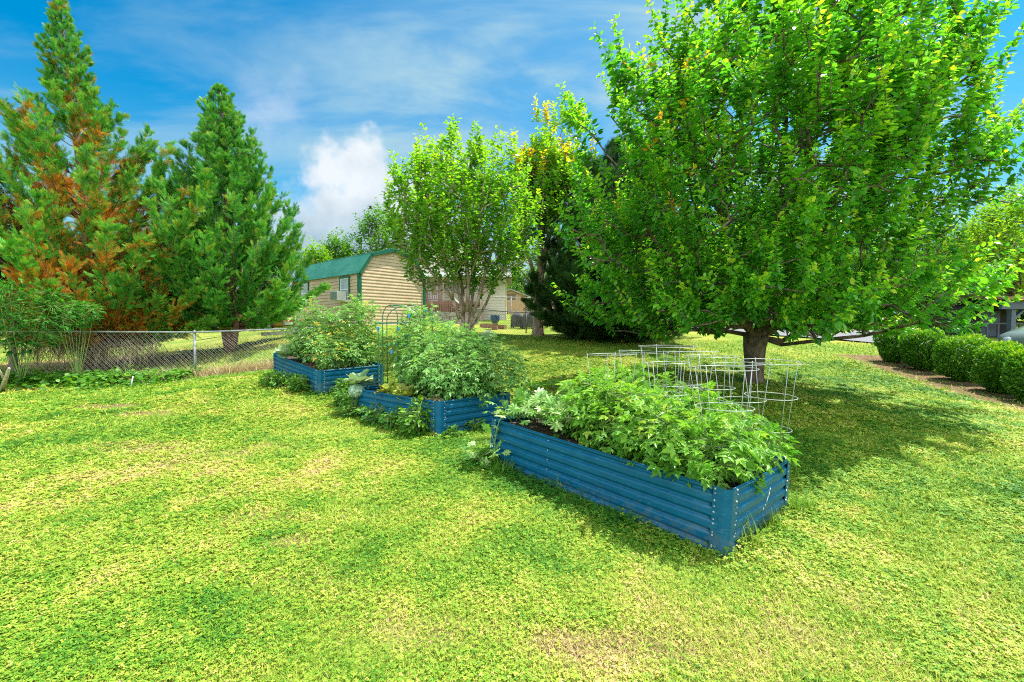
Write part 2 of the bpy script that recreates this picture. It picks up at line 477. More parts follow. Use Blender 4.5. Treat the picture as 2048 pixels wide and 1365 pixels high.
def build_ground():
    def axis(lo, hi, step, far, grow=1.25):
        a = list(np.arange(lo, hi, step)); s_ = step
        while a[-1] < far: s_ *= grow; a.append(a[-1] + s_)
        s_ = step
        while a[0] > -far: s_ *= grow; a.insert(0, a[0] - s_)
        return np.array(a)
    xs = axis(-12, 13, .1, 320); ys = axis(1, 15, .1, 420)
    ys = ys[ys > -60]
    Xg, Yg = np.meshgrid(xs, ys)
    Zg = gz(Xg, Yg) + (fbm(Xg, Yg, .7, 2) - .5) * .03 * (np.hypot(Xg, Yg) < 40)
    V = np.stack([Xg, Yg, Zg], -1).reshape(-1, 3)
    nx, ny = len(xs), len(ys)
    i = (np.arange(ny - 1)[:, None] * nx + np.arange(nx - 1)[None]).ravel()
    Fq = np.stack([i, i + 1, i + nx + 1, i + nx], 1)
    me = bpy.data.meshes.new('lawn')
    me.vertices.add(len(V)); me.vertices.foreach_set('co', V.astype(np.float32).ravel())
    me.loops.add(Fq.size); me.loops.foreach_set('vertex_index', Fq.astype(np.int32).ravel())
    me.polygons.add(len(Fq)); me.polygons.foreach_set('loop_start', (np.arange(len(Fq)) * 4).astype(np.int32))
    me.update(calc_edges=True); me.polygons.foreach_set('use_smooth', np.ones(len(Fq), bool))
    a = me.attributes.new('bare', 'FLOAT', 'POINT'); a.data.foreach_set('value', bare(V[:, 0], V[:, 1]).astype(np.float32))
    a = me.attributes.new('litter', 'FLOAT', 'POINT'); a.data.foreach_set('value', litter(V[:, 0], V[:, 1]).astype(np.float32))
    m, nt, out = new_mat('lawn_soil_and_turf')
    b = nt.nodes.new('ShaderNodeBsdfPrincipled'); b.inputs['Roughness'].default_value = .9; b.inputs['Specular IOR Level'].default_value = .1
    nt.links.new(b.outputs[0], out.inputs[0])
    tc = nt.nodes.new('ShaderNodeTexCoord')

    def noise(s_, d, w_=0):
        n = nt.nodes.new('ShaderNodeTexNoise'); n.inputs['Scale'].default_value = s_; n.inputs['Detail'].default_value = d; nt.links.new(tc.outputs['Object'], n.inputs['Vector']); return n.outputs['Fac']
    big = ramp(nt, [(.33, G_GREEN), (.52, G_MID), (.70, G_YEL)], noise(.55, 6))
    fine = ramp(nt, [(.30, (.55, .6, .45, 1)), (.70, (1.35, 1.35, 1.2, 1))], noise(38, 4))
    mid = ramp(nt, [(.30, (.75, .8, .75, 1)), (.70, (1.2, 1.2, 1.1, 1))], noise(6, 5))

    def mixc(fac, a_, b_, mode='MIX'):
        n = nt.nodes.new('ShaderNodeMix'); n.data_type = 'RGBA'; n.blend_type = mode
        if isinstance(fac, (int, float)): n.inputs[0].default_value = fac
        else: nt.links.new(fac, n.inputs[0])
        for k, q in ((6, a_), (7, b_)):
            if isinstance(q, tuple): n.inputs[k].default_value = q
            else: nt.links.new(q, n.inputs[k])
        return n.outputs[2]
    c = mixc(1, big.outputs[0], fine.outputs[0], 'MULTIPLY'); c = mixc(1, c, mid.outputs[0], 'MULTIPLY')
    a1 = nt.nodes.new('ShaderNodeAttribute'); a1.attribute_name = 'bare'
    a2 = nt.nodes.new('ShaderNodeAttribute'); a2.attribute_name = 'litter'
    soil = ramp(nt, [(.3, (.10, .055, .03, 1)), (.7, (.27, .17, .10, 1))], noise(30, 5))
    lit = ramp(nt, [(.3, (.14, .10, .06, 1)), (.7, (.34, .26, .16, 1))], noise(24, 6))
    c = mixc(a2.outputs['Fac'], c, lit.outputs[0]); c = mixc(a1.outputs['Fac'], c, soil.outputs[0])
    nt.links.new(c, b.inputs['Base Color'])
    bp = nt.nodes.new('ShaderNodeBump'); bp.inputs['Strength'].default_value = .9; bp.inputs['Distance'].default_value = .03
    nt.links.new(noise(45, 5), bp.inputs['Height']); nt.links.new(bp.outputs[0], b.inputs['Normal'])
    me.materials.append(m)
    o = bpy.data.objects.new('lawn', me); COL.objects.link(o); tag(o, kind='structure')


G_GREEN = (.13, .22, .03, 1); G_MID = (.23, .28, .045, 1); G_YEL = (.36, .34, .08, 1)
build_ground()

# ------------------------------------------------------------------ raised beds
m_blue, nt_, out_ = new_mat('blue_painted_steel')
def _blue():
    nt = nt_
    b = nt.nodes.new('ShaderNodeBsdfPrincipled'); nt.links.new(b.outputs[0], out_.inputs[0])
    b.inputs['Roughness'].default_value = .32; b.inputs['Specular IOR Level'].default_value = .3; b.inputs['Metallic'].default_value = .0
    tc = nt.nodes.new('ShaderNodeTexCoord')
    n = nt.nodes.new('ShaderNodeTexNoise'); n.inputs['Scale'].default_value = 5; n.inputs['Detail'].default_value = 6; nt.links.new(tc.outputs['Object'], n.inputs['Vector'])
    r = ramp(nt, [(.3, (.0, .080, .165, 1)), (.7, (.0, .102, .19, 1))], n.outputs['Fac'])
    # soil splashed up the lower edge, faint chalky scuffs
    sz = nt.nodes.new('ShaderNodeSeparateXYZ'); nt.links.new(tc.outputs['Object'], sz.inputs[0])
    nd = nt.nodes.new('ShaderNodeTexNoise'); nd.inputs['Scale'].default_value = 16; nd.inputs['Detail'].default_value = 8; nd.inputs['Roughness'].default_value = .7; nt.links.new(tc.outputs['Object'], nd.inputs['Vector'])
    mz = nt.nodes.new('ShaderNodeMapRange'); nt.links.new(sz.outputs[2], mz.inputs[0]); mz.inputs[1].default_value = .30; mz.inputs[2].default_value = -.02
    ad = nt.nodes.new('ShaderNodeMath'); ad.operation = 'MULTIPLY_ADD'; nt.links.new(mz.outputs[0], ad.inputs[0]); ad.inputs[1].default_value = .30; nt.links.new(nd.outputs['Fac'], ad.inputs[2])
    dm = ramp(nt, [(.66, (0, 0, 0, 1)), (.88, (.42, .42, .42, 1))], ad.outputs[0])
    mx = nt.nodes.new('ShaderNodeMix'); mx.data_type = 'RGBA'; nt.links.new(dm.outputs[0], mx.inputs[0]); nt.links.new(r.outputs[0], mx.inputs[6]); mx.inputs[7].default_value = (.13, .15, .11, 1)
    mps = nt.nodes.new('ShaderNodeMapping'); mps.inputs['Scale'].default_value = (3, 3, 26); nt.links.new(tc.outputs['Object'], mps.inputs[0])
    ns = nt.nodes.new('ShaderNodeTexNoise'); ns.inputs['Scale'].default_value = 3.2; ns.inputs['Detail'].default_value = 7; nt.links.new(mps.outputs[0], ns.inputs['Vector'])
    sm = ramp(nt, [(.60, (0, 0, 0, 1)), (.72, (.45, .45, .45, 1))], ns.outputs['Fac'])
    mx2 = nt.nodes.new('ShaderNodeMix'); mx2.data_type = 'RGBA'; nt.links.new(sm.outputs[0], mx2.inputs[0]); nt.links.new(mx.outputs[2], mx2.inputs[6]); mx2.inputs[7].default_value = (.03, .21, .30, 1)
    nt.links.new(mx2.outputs[2], b.inputs['Base Color'])
    n2 = nt.nodes.new('ShaderNodeTexNoise'); n2.inputs['Scale'].default_value = 9; nt.links.new(tc.outputs['Object'], n2.inputs['Vector'])
    bp = nt.nodes.new('ShaderNodeBump'); bp.inputs['Strength'].default_value = .25; bp.inputs['Distance'].default_value = .02; nt.links.new(n2.outputs['Fac'], bp.inputs['Height']); nt.links.new(bp.outputs[0], b.inputs['Normal'])
    rr = ramp(nt, [(.3, (.25, .25, .25, 1)), (.75, (.5, .5, .5, 1))], n.outputs['Fac']); nt.links.new(rr.outputs[0], b.inputs['Roughness'])
_blue()
m_rivet = plain_mat('zinc_rivets', (.38, .40, .40), rough=.4, metal=.3)
m_splash = plain_mat('white_splash', (.62, .63, .60), rough=.8)
m_soil = plain_mat('potting_soil', (.035, .022, .014, 1), (.10, .065, .045, 1), 25, .95, bump=.8, bscale=60)

BEDS = {}


def bed(key, q, L, W, H, label, nr=5):
    x, y, z, yaw, a, b = q
    ex = np.array([math.cos(yaw) * math.cos(a), math.sin(yaw) * math.cos(a), math.sin(a)])
    ey = np.array([math.sin(yaw) * math.cos(b), -math.cos(yaw) * math.cos(b), math.sin(b)])
    ey = nrm(ey - ex * ex.dot(ey)); ez = np.cross(ey, ex); ez = ez * np.sign(ez[2])
    o = np.array([x, y, z]); BEDS[key] = (o, ex, ey, ez, L, W, H)
    root = thing('raised_bed', label, 'raised bed', o + (ex * L + ey * W) / 2, 'blue corrugated steel raised garden beds')
    P = lambda s_, t, h: o + ex * s_ + ey * t + ez * h
    sink = -.06; c = .055                      # chamfered corners

    def panel(name, p0, p1, outw, seams):
        g = Geo(); n = 72; hs_ = np.linspace(sink, H, n)
        ph = (hs_ / H) * nr * 2 * PI
        # broad flat ribs with narrow grooves between them
        wv = np.clip(np.sin(ph + .9) * 2.6 + 1.5, -1, 1) * .010
        bow = np.sin(np.clip(hs_ / H, 0, 1) * PI) * .006
        m_ = 13; V = []
        for k in range(m_):
            f = k / (m_ - 1); q0 = p0 * (1 - f) + p1 * f
            sag = .012 * math.sin(PI * f)
            for h, d, bw in zip(hs_, wv, bow):
                V.append(q0 + ez * h + outw * (d + bw + sag * (h / H)))
        fs = [[k * n + i, (k + 1) * n + i, (k + 1) * n + i + 1, k * n + i + 1] for k in range(m_ - 1) for i in range(n - 1)]
        g.add(V, fs)
        # folded top rim
        pts = [p0 * (1 - f) + p1 * f + ez * (H + .002) + outw * (.012 * math.sin(PI * f)) for f in np.linspace(0, 1, 13)]
        g.tube(pts, .006, 6)
        for f in seams:
            k = int(nr)
            q0 = p0 * (1 - f) + p1 * f
            for i in range(k):
                h = (i + .62) / nr * H
                c0 = q0 + ez * h + outw * (.020 + .012 * math.sin(PI * f))
                g.tube([c0, c0 + outw * .004, c0 + outw * .006], [.0062, .0055, .001], 8, mat=1)
        if key == 'near' and name == 'end_panel' and outw.dot(ex) < 0:
            # a dried white splash on the sheet
            for (f, h, l, w_, tw) in ((.56, .24, .05, .009, .9), (.585, .275, .045, .012, 1.1), (.60, .31, .03, .007, .7), (.50, .185, .03, .011, 1.3), (.53, .205, .022, .006, .4)):
                q0 = p0 * (1 - f) + p1 * f + ez * h + outw * .024; dl = nrm(p1 - p0) * math.cos(tw) + ez * math.sin(tw); dw = nrm(p1 - p0) * -math.sin(tw) + ez * math.cos(tw)
                g.add([q0 + dl * l * a_ + dw * w_ * b_ for a_, b_ in ((-.5, -.1), (-.2, -.5), (.2, -.3), (.5, .1), (.25, .5), (-.15, .35))], [[0, 1, 2, 3, 4, 5]], mat=2)
        ob = g.build(name, [m_blue, m_rivet, m_splash], root, smooth=True)
        md = ob.modifiers.new('thickness', 'SOLIDIFY'); md.thickness = .003
        return ob
    panel('side_panel', P(c, 0, 0), P(L - c, 0, 0), -ey, [.012, .66, .988])
    panel('side_panel', P(c, W, 0), P(L - c, W, 0), ey, [.012, .66, .988])
    panel('end_panel', P(0, c, 0), P(0, W - c, 0), -ex, [.03, .97])
    panel('end_panel', P(L, c, 0), P(L, W - c, 0), ex, [.03, .97])
    for (s0, t0, sx, tx) in ((0, 0, 1, 1), (0, W, 1, -1), (L, 0, -1, 1), (L, W, -1, -1)):
        g = Geo(); e1 = .016
        # a folded corner post: two flanges and a chamfer
        ring = [(-e1, .10), (-e1, .045), (-e1 * .9, .026), (.026, -e1 * .9), (.045, -e1), (.10, -e1)]
        V = []
        for h in (sink, H * .5, H + .008):
            for (a_, b_) in ring: V.append(P(s0 + sx * a_, t0 + tx * b_, h))
        m_ = len(ring)
        fs = [[k * m_ + i, k * m_ + i + 1, (k + 1) * m_ + i + 1, (k + 1) * m_ + i] for k in range(2) for i in range(m_ - 1)]
        g.add(V, fs)
        for i in range(nr + 1):
            h = (i + .55) / (nr + .6) * H
            for (a_, b_, n_) in ((-e1 - .003, .085, -ex * sx), (.085, -e1 - .003, -ey * tx)):
                c0 = P(s0 + sx * a_, t0 + tx * b_, h)
                g.tube([c0, c0 + n_ * .003, c0 + n_ * .005], [.0058, .005, .001], 8, mat=1)
        ob = g.build('corner_post', [m_blue, m_rivet], root)
        md = ob.modifiers.new('thickness', 'SOLIDIFY'); md.thickness = .005; md.offset = 0
    # soil
    g = Geo(); nn = 22; V = []
    for i in range(nn):
        for j in range(nn):
            s_ = .02 + (L - .04) * i / (nn - 1); t = .02 + (W - .04) * j / (nn - 1)
            V.append(P(s_, t, H - .08 + random.uniform(-.015, .02)))
    g.add(V, [[i * nn + j, (i + 1) * nn + j, (i + 1) * nn + j + 1, i * nn + j + 1] for i in range(nn - 1) for j in range(nn - 1)])
    g.build('soil', m_soil, root, smooth=True)
    return root


def bp(key, s_, t, h=0.0):
    """a point in a bed: s along its length, t across, h above the soil (fractions for s and t)"""
    o, ex, ey, ez, L, W, H = BEDS[key]
    return o + ex * L * s_ + ey * W * t + ez * (H - .08) + np.array([0, 0, h])


bed('near', (1.427, 3.01, -.042, 2.307, .048, -.018), 2.484, 1.213, .45, 'nearest blue corrugated steel raised bed, full of tomato plants in wire cages')
bed('mid', (-.953, 5.873, .09, 2.341, -.024, -.009), 2.499, 1.297, .44, 'middle blue corrugated raised bed with a cabbage hanging over its far corner')
bed('far', (-3.617, 8.501, .245, 2.363, .093, .028), 2.463, 1.311, .442, 'blue corrugated raised bed closest to the wire fence, with two tall rounded bushy plants')

# ------------------------------------------------------------------ clover, grass blades and weeds (nobody could count them)
def in_bed(x, y, pad=.02):
    r = np.zeros(x.shape, bool)
    for (ox, oy, yaw, L, W) in ((1.427, 3.01, 2.307, 2.484, 1.213), (-.953, 5.873, 2.341, 2.499, 1.297), (-3.617, 8.501, 2.363, 2.463, 1.311)):
        dx = x - ox; dy = y - oy
        s_ = dx * math.cos(yaw) + dy * math.sin(yaw); t = dx * math.sin(yaw) - dy * math.cos(yaw)
        r |= (s_ > -pad) & (s_ < L + pad) & (t > -pad) & (t < W + pad)
    return r


def bed_edge(x, y):
    """distance outside the nearest bed"""
    m = np.full(x.shape, 9.0)
    for (ox, oy, yaw, L, W) in ((1.427, 3.01, 2.307, 2.484, 1.213), (-.953, 5.873, 2.341, 2.499, 1.297), (-3.617, 8.501, 2.363, 2.463, 1.311)):
        dx = x - ox; dy = y - oy
        s_ = dx * math.cos(yaw) + dy * math.sin(yaw); t = dx * math.sin(yaw) - dy * math.cos(yaw)
        ds = np.maximum(np.maximum(-s_, s_ - L), 0); dt = np.maximum(np.maximum(-t, t - W), 0)
        m = np.minimum(m, np.hypot(ds, dt))
    return m


def lawn_points(n, dmin, dmax, rng):
    """points on the ground in front of the camera, spread so they are equally dense in the picture"""
    d = dmin * (dmax / dmin) ** rng.random(n)
    u = rng.uniform(-1.26, 1.26, n)
    x = u * d + rng.normal(0, .02, n); y = d
    k = ~in_bed(x, y)
    return x[k], y[k]


def tone(x, y, rng, spread=.16):
    """0 deep green ... .6 yellow green ... 1 straw"""
    big = fbm(x, y, 1.5, 11); mid = fbm(x, y, .35, 15)
    v = .35 + (big - .5) * .72 + (mid - .5) * .8 + (fbm(x, y, 4.0, 51) - .5) * .45 + rng.normal(0, spread, x.shape)
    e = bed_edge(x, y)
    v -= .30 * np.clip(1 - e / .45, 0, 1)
    v += .35 * np.clip(bare(x, y), 0, 1) * rng.random(x.shape)
    return np.clip(v, 0, 1)


def blade_template():
    w_ = .5
    return (np.array([(0, w_, 0), (0, -w_, 0), (.5, w_ * .85, .04), (.5, -w_ * .85, .04), (1, 0, -.08)]), [[0, 1, 3, 2], [2, 3, 4]])


T_BLADE = blade_template()
_cl = []; _cf = []
for _k in range(3):
    _a = _k * 2 * PI / 3 + .3; _c, _s = math.cos(_a), math.sin(_a)
    _pts = [(0, 0, 0), (.55, .42, .07), (.98, .30, .02), (.98, -.30, .02), (.55, -.42, .07)]
    _cf.append([_k * 5 + i for i in range(5)])
    for (_x, _y, _z) in _pts: _cl.append((_x * _c - _y * _s, _x * _s + _y * _c, _z))
T_CLOVER = (np.array(_cl), _cf)

m_grass = leaf_mat('clover_and_grass', [(0, (.04, .17, .012)), (.22, (.12, .29, .018)), (.45, (.25, .38, .028)), (.68, (.40, .44, .055)), (.84, (.54, .48, .14)), (1, (.50, .33, .18))], trans=.25, rough=.6, spec=.25, tcol=(1.1, 1.1, .6))


def make_lawn():
    rng = np.random.default_rng(21)
    g = Geo()
    # clover
    x, y = lawn_points(NCLOVER, 1.6, 13, rng)
    c = fbm(x, y, 1.1, 31)
    k = (rng.random(x.shape) < np.clip((c - .30) * 3.2, .12, 1)) & (rng.random(x.shape) > bare(x, y) * 1.1) & (rng.random(x.shape) > litter(x, y) * .8)
    x, y = x[k], y[k]; d = np.hypot(x, y); n = len(x)
    e = bed_edge(x, y); lush = np.clip(1 - e / .35, 0, 1) * fbm(x, y, .3, 44)
    sz = np.clip(.0078 * (1 + .30 * np.maximum(d - 2.2, 0)), 0, .03) * rng.uniform(.7, 1.35, n) * (1 + .9 * lush)
    z = gz(x, y) + rng.uniform(.006, .032, n) * (1 + 2.6 * lush)
    Nn = np.stack([rng.normal(0, .33, n), rng.normal(0, .33, n), np.ones(n)], 1); a = rng.uniform(0, 2 * PI, n)
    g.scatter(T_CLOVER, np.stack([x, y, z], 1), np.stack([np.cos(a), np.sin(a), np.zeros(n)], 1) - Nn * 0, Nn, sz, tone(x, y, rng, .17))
    # blades
    x, y = lawn_points(NBLADE, 1.6, 17, rng)
    k = (rng.random(x.shape) > bare(x, y) * .75) & (rng.random(x.shape) > litter(x, y) * .6)
    x, y = x[k], y[k]; d = np.hypot(x, y); n = len(x)
    e = bed_edge(x, y); lush = np.clip(1 - e / .28, 0, 1) * (fbm(x, y, .4, 45) > .45)
    fence = np.clip(litter(x, y) * 1.2, 0, 1) * (y > 9.5)
    L = rng.uniform(.022, .06, n) * (1 + .045 * np.maximum(d - 3, 0)) * (1 + 1.5 * lush * rng.random(n)) * (1 + 2.0 * fence * rng.random(n))
    wd = .0032 * (1 + .36 * np.maximum(d - 2.2, 0)) * rng.uniform(.7, 1.3, n)
    a = rng.uniform(0, 2 * PI, n); up = rng.uniform(.12, 1.3, n)
    D = np.stack([np.cos(a), np.sin(a), up], 1); Nn = np.stack([-np.cos(a) * up, -np.sin(a) * up, np.ones(n)], 1)
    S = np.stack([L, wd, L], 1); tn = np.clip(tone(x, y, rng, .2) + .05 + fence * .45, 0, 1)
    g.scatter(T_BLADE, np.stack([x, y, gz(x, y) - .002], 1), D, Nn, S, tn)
    o = g.build('grass', m_grass, loc=(0, 5, 0)); tag(o, kind='stuff')


NCLOVER, NBLADE = 330000, 420000
make_lawn()


# ------------------------------------------------------------------ trees
m_bark = plain_mat('grey_brown_bark', (.06, .04, .028, 1), (.19, .135, .10, 1), 14, .9, bump=.9, bscale=30, stretch=(1, 1, .35))
m_bark_red = plain_mat('red_brown_bark', (.12, .06, .035, 1), (.28, .16, .10, 1), 12, .9, bump=.9, bscale=34, stretch=(1, 1, .3))
m_bark_pale = plain_mat('smooth_pale_bark', (.22, .15, .10, 1), (.40, .31, .23, 1), 9, .75, bump=.4, bscale=25, stretch=(1, 1, .4))


def grow(trunk, targets, bf=.35, limbs=()):
    """join crown points to a trunk polyline by short, economical paths; returns node positions and parents"""
    nodes = [np.asarray(q, float) for q in trunk]; par = [-1] + list(range(len(trunk) - 1)); plen = [0.0]
    for i in range(1, len(trunk)): plen.append(plen[-1] + np.linalg.norm(nodes[i] - nodes[i - 1]))
    top = nodes[-1]
    first = len(trunk) - 1
    order = np.argsort(np.linalg.norm(targets - top, axis=1))
    NP = np.zeros((len(trunk) + len(targets) * 2 + 600, 3)); PL = np.zeros(len(NP)); n = len(trunk)
    NP[:n] = nodes; PL[:n] = plen
    PL[:first] += 3.0                      # little branches straight off the bole
    par = par + [0] * (len(NP) - n)
    for lb in limbs:
        j = first; lb = np.asarray(lb, float)
        dense = [lb[0]]
        for a_, b_ in zip(lb[:-1], lb[1:]):
            k_ = max(1, int(np.linalg.norm(b_ - a_) / .45))
            dense += [a_ + (b_ - a_) * (i + 1) / k_ for i in range(k_)]
        dense = [np.asarray(trunk[-1]) + (dense[0] - np.asarray(trunk[-1])) * f for f in (.5,)] + dense
        for i, q_ in enumerate(dense):
            q_ = q_ + np.array([math.sin(i * 1.7), math.cos(i * 2.3), 0]) * .02
            NP[n] = q_; par[n] = j; PL[n] = PL[j] + np.linalg.norm(q_ - NP[j]) * .6; j = n; n += 1
    leafnode = np.zeros(len(targets), int)
    for t in order:
        p = targets[t]
        v = p - NP[:n]; dist = np.linalg.norm(v, axis=1)
        j = int(np.argmin(dist + bf * PL[:n] + (v[:, 2] < -.15) * .6))
        dj = dist[j]
        if dj > .35:
            # bend: leave the parent along its own growth direction, lifting upwards
            gd = nrm(NP[j] - NP[par[j]]) if par[j] >= 0 else np.array([0, 0, 1.])
            mid = NP[j] + (p - NP[j]) * .5 + (gd * .14 + np.array([0, 0, .05])) * dj
            NP[n] = mid; par[n] = j; PL[n] = PL[j] + dj * .5; n += 1; j = n - 1
        NP[n] = p; par[n] = j; PL[n] = PL[j] + np.linalg.norm(p - NP[j]); leafnode[t] = n; n += 1
    return NP[:n], np.array(par[:n]), leafnode


def wood(g, NPs, par, r0, rtip=.006, power=.5, sides=6, trunk_n=0, rnd=.5):
    n = len(NPs); cnt = np.zeros(n); kids = np.bincount(par[1:], minlength=n)
    cnt[kids == 0] = 1
    for i in range(n - 1, 0, -1): cnt[par[i]] += cnt[i]
    r = rtip + (r0 - rtip) * (cnt / cnt[0]) ** power
    idx = np.arange(max(1, trunk_n), n)
    A = NPs[par[idx]]; B = NPs[idx]; d = nrm(B - A)
    ra = np.minimum(r[par[idx]], r[idx] * 1.35)
    big = r[idx] > .022
    g.segs((A - d * r[idx][:, None] * .4)[big], B[big], ra[big], r[idx][big], 8, rnd)
    g.segs(A[~big], B[~big], ra[~big], r[idx][~big], 4, rnd)
    return r


def shoot_leaves(rng, base, sdir, slen, per, size, droop=.45, spread=.8, tmpl=None, jitter=.03):
    """leaves set alternately along shoots; returns arrays for scatter"""
    n = len(base); k = per
    t = (np.arange(k)[None] + rng.random((n, k))) / k
    bend = np.array([0, 0, 1.0])[None, None] * (t ** 2)[..., None] * (.12 * slen)[:, None, None]
    P = base[:, None] + sdir[:, None] * (t * slen[:, None])[..., None] + bend
    h = np.cross(sdir, np.array([.21, .13, .97])[None]); h = nrm(h); v = np.cross(sdir, h)
    a = np.arange(k)[None] * 2.4 + rng.uniform(0, 6.28, (n, 1)) + rng.normal(0, .4, (n, k))
    out = np.cos(a)[..., None] * h[:, None] + np.sin(a)[..., None] * v[:, None]
    D = out * spread + sdir[:, None] * (.35 + .5 * t[..., None]) + np.array([0, 0, -droop])
    Nn = np.array([0, 0, 1.0]) + out * .55 + rng.normal(0, .30, (n, k, 3))
    S = size * rng.uniform(.65, 1.2, (n, k)) * (1.08 - .42 * t)
    return (P + rng.normal(0, jitter, P.shape)).reshape(-1, 3), D.reshape(-1, 3), Nn.reshape(-1, 3), S.ravel(), t.ravel(), P


def broadleaf(name, label, cat, base, trunk, targets, mat, bark, r0, size, per, slen, seed, upright=.6, tipcol=.0, droop=.45, tmpl=None, bf=.35, group=None, tone0=.0, power=.5, trunk_r=None, colorfn=None, spread=.8, twigs=True, limbs=()):
    rng = np.random.default_rng(seed)
    root = thing(name, label, cat, base, group)
    NPs, par, ln = grow(trunk, targets, bf, limbs)
    g = Geo()
    wood(g, NPs, par, r0, trunk_n=len(trunk), power=power)
    tp = np.array(trunk)
    # smooth flared bole
    k = 14; tt = np.linspace(0, len(tp) - 1, k); pts = np.stack([np.interp(tt, np.arange(len(tp)), tp[:, i]) for i in range(3)], 1)
    rr = trunk_r if trunk_r is not None else (r0 * 1.0, r0 * .9)
    f = np.linspace(0, 1, k); rad = rr[0] * (1 - f) + rr[1] * f + rr[0] * .35 * np.exp(-f * 9)
    pts[0, 2] -= .12
    g.tube(pts, rad, 12)
    c = tp[-1]
    tgt = targets
    outd = nrm(tgt - c)
    sdir = nrm(outd * (1 - upright) + np.array([0, 0, upright]) + rng.normal(0, .22, tgt.shape))
    sl_ = slen * rng.uniform(.55, 1.3, len(tgt))
    P, D, Nn, S, t, Pm = shoot_leaves(rng, tgt, sdir, sl_, per, size, droop, spread)
    if twigs:
        g.segs(tgt, Pm[:, per // 2], .007, .0045, 4); g.segs(Pm[:, per // 2], Pm[:, -1], .0045, .002, 4)
    g.build('trunk', bark, root, smooth=True)
    gl = Geo()
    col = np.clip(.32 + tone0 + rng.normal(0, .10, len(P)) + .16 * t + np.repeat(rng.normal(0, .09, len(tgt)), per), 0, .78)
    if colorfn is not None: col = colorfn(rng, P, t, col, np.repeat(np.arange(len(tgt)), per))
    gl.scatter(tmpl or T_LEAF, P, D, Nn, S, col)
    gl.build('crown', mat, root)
    return root


def ellipsoid_points(rng, n, c, r, shell=.55, zmin=None, gap=None, power=1 / 3):
    """points in an ellipsoid, fuller towards the outside, with some clear pockets"""
    out = []
    pk = nrm(rng.normal(0, 1, (26, 3)))
    while len(out) < n:
        d = nrm(rng.normal(0, 1, 3)); q = shell + (1 - shell) * rng.random() ** .6 if rng.random() < .72 else rng.random() ** power
        bump = 1 + .16 * math.sin(3 * d[0] + 2 * d[1] * 1.7) * math.cos(2.3 * d[2] + d[0])
        if (pk @ d).max() > .965 and rng.random() < .75 and q > .6: continue
        p = np.asarray(c) + d * np.asarray(r) * q * bump
        if zmin is not None and p[2] < zmin(p): continue
        out.append(p)
    return np.array(out)


GREENS = [(0, (.026, .14, .016)), (.3, (.065, .28, .026)), (.6, (.19, .47, .03)), (.78, (.42, .58, .035)), (.86, (.44, .42, .025)), (.93, (.48, .26, .02)), (1, (.45, .16, .012))]
m_cherry = leaf_mat('cherry_leaves', GREENS, trans=.54, rough=.3, spec=.6, tcol=(1.55, 1.55, .6))

# --- the big spreading cherry
def cherry():
    rng = np.random.default_rng(77)
    b = np.array([4.9, 9.2, g1(4.9, 9.2)])
    trunk = [b, b + (.0, -.02, .35), b + (-.02, -.05, .72), b + (-.02, -.1, .95)]
    c = np.array([4.80, 8.7, 4.2]); r = np.array([3.05, 2.85, 3.3])

    def zmin(p):
        rr = math.hypot(p[0] - b[0], p[1] - b[1])
        return b[2] + .95 + .10 * rr if rr < 2.2 else b[2] + .85 + .10 * rr
    tg = ellipsoid_points(rng, 1650, c, r, .5, zmin)
    tg[:, 0] += .20 * (tg[:, 2] - c[2])
    # long whips breaking out of the outline, up and sideways
    w_ = []
    for _ in range(70):
        a = rng.uniform(0, 2 * PI); e = rng.uniform(-.12, 1.2); d = np.array([math.cos(a) * math.cos(e), math.sin(a) * math.cos(e), math.sin(e)])
        w_.append(c + d * r * rng.uniform(1.0, 1.13) + np.array([.20 * d[2] * r[2], 0, 0]))
    # low drooping skirt, left and right
    for _ in range(260):
        a = rng.uniform(0, 2 * PI); q = rng.uniform(1.2, 3.3)
        w_.append(np.array([b[0] - .15 + math.cos(a) * q, b[1] - .5 + math.sin(a) * q * .9, b[2] + rng.uniform(.85, 1.7) + .05 * q]))
    for px, py, Y in ((1160, 250, 8.0), (1180, 330, 7.6), (1170, 400, 7.4), (1200, 470, 7.3), (1150, 480, 7.2), (1240, 170, 8), (1230, 210, 8.2), (1390, 30, 8), (1420, 10, 7.6), (1490, 0, 7.6),
                      (1960, 100, 8.4), (1985, 200, 8.6), (1990, 260, 8.5), (1950, 60, 8.2), (1980, 330, 8.4), (1960, 400, 8.4), (1700, 10, 7.5), (1600, 0, 7.5), (1850, 30, 8), (1290, 190, 7.8), (1340, 110, 7.8),
                      (1720, 660, 7.6), (1660, 655, 8.0), (1900, 560, 8), (1960, 560, 8.2), (1920, 600, 7.8), (1850, 620, 7.6), (1260, 600, 8.2), (1230, 560, 7.8), (1300, 640, 8.4)):
        w_.append(at(px, py, Y))
        for _ in range(4 if px < 1300 else 1): w_.append(at(px + rng.normal(12, 22), py + rng.normal(0, 26), Y + rng.normal(.2, .3)))
    tg = np.vstack([tg, np.array(w_)])

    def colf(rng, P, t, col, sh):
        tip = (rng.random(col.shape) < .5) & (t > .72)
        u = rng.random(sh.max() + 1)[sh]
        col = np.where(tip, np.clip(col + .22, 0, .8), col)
        left = P[:, 0] < 2.9
        red = (t > .8) & (u < np.where(left & (P[:, 2] > 1.8), .09, .004))
        return np.where(red, rng.uniform(.82, .98, col.shape), col)
    broadleaf('cherry_tree', 'big spreading leafy tree with a thick short trunk, shading the lawn', 'tree', b, trunk, tg, m_cherry, m_bark, .17, .125, 50, .66, 5, upright=.42, droop=.42, bf=.28, colorfn=colf, trunk_r=(.15, .235), power=.50, limbs=CH_LIMBS)


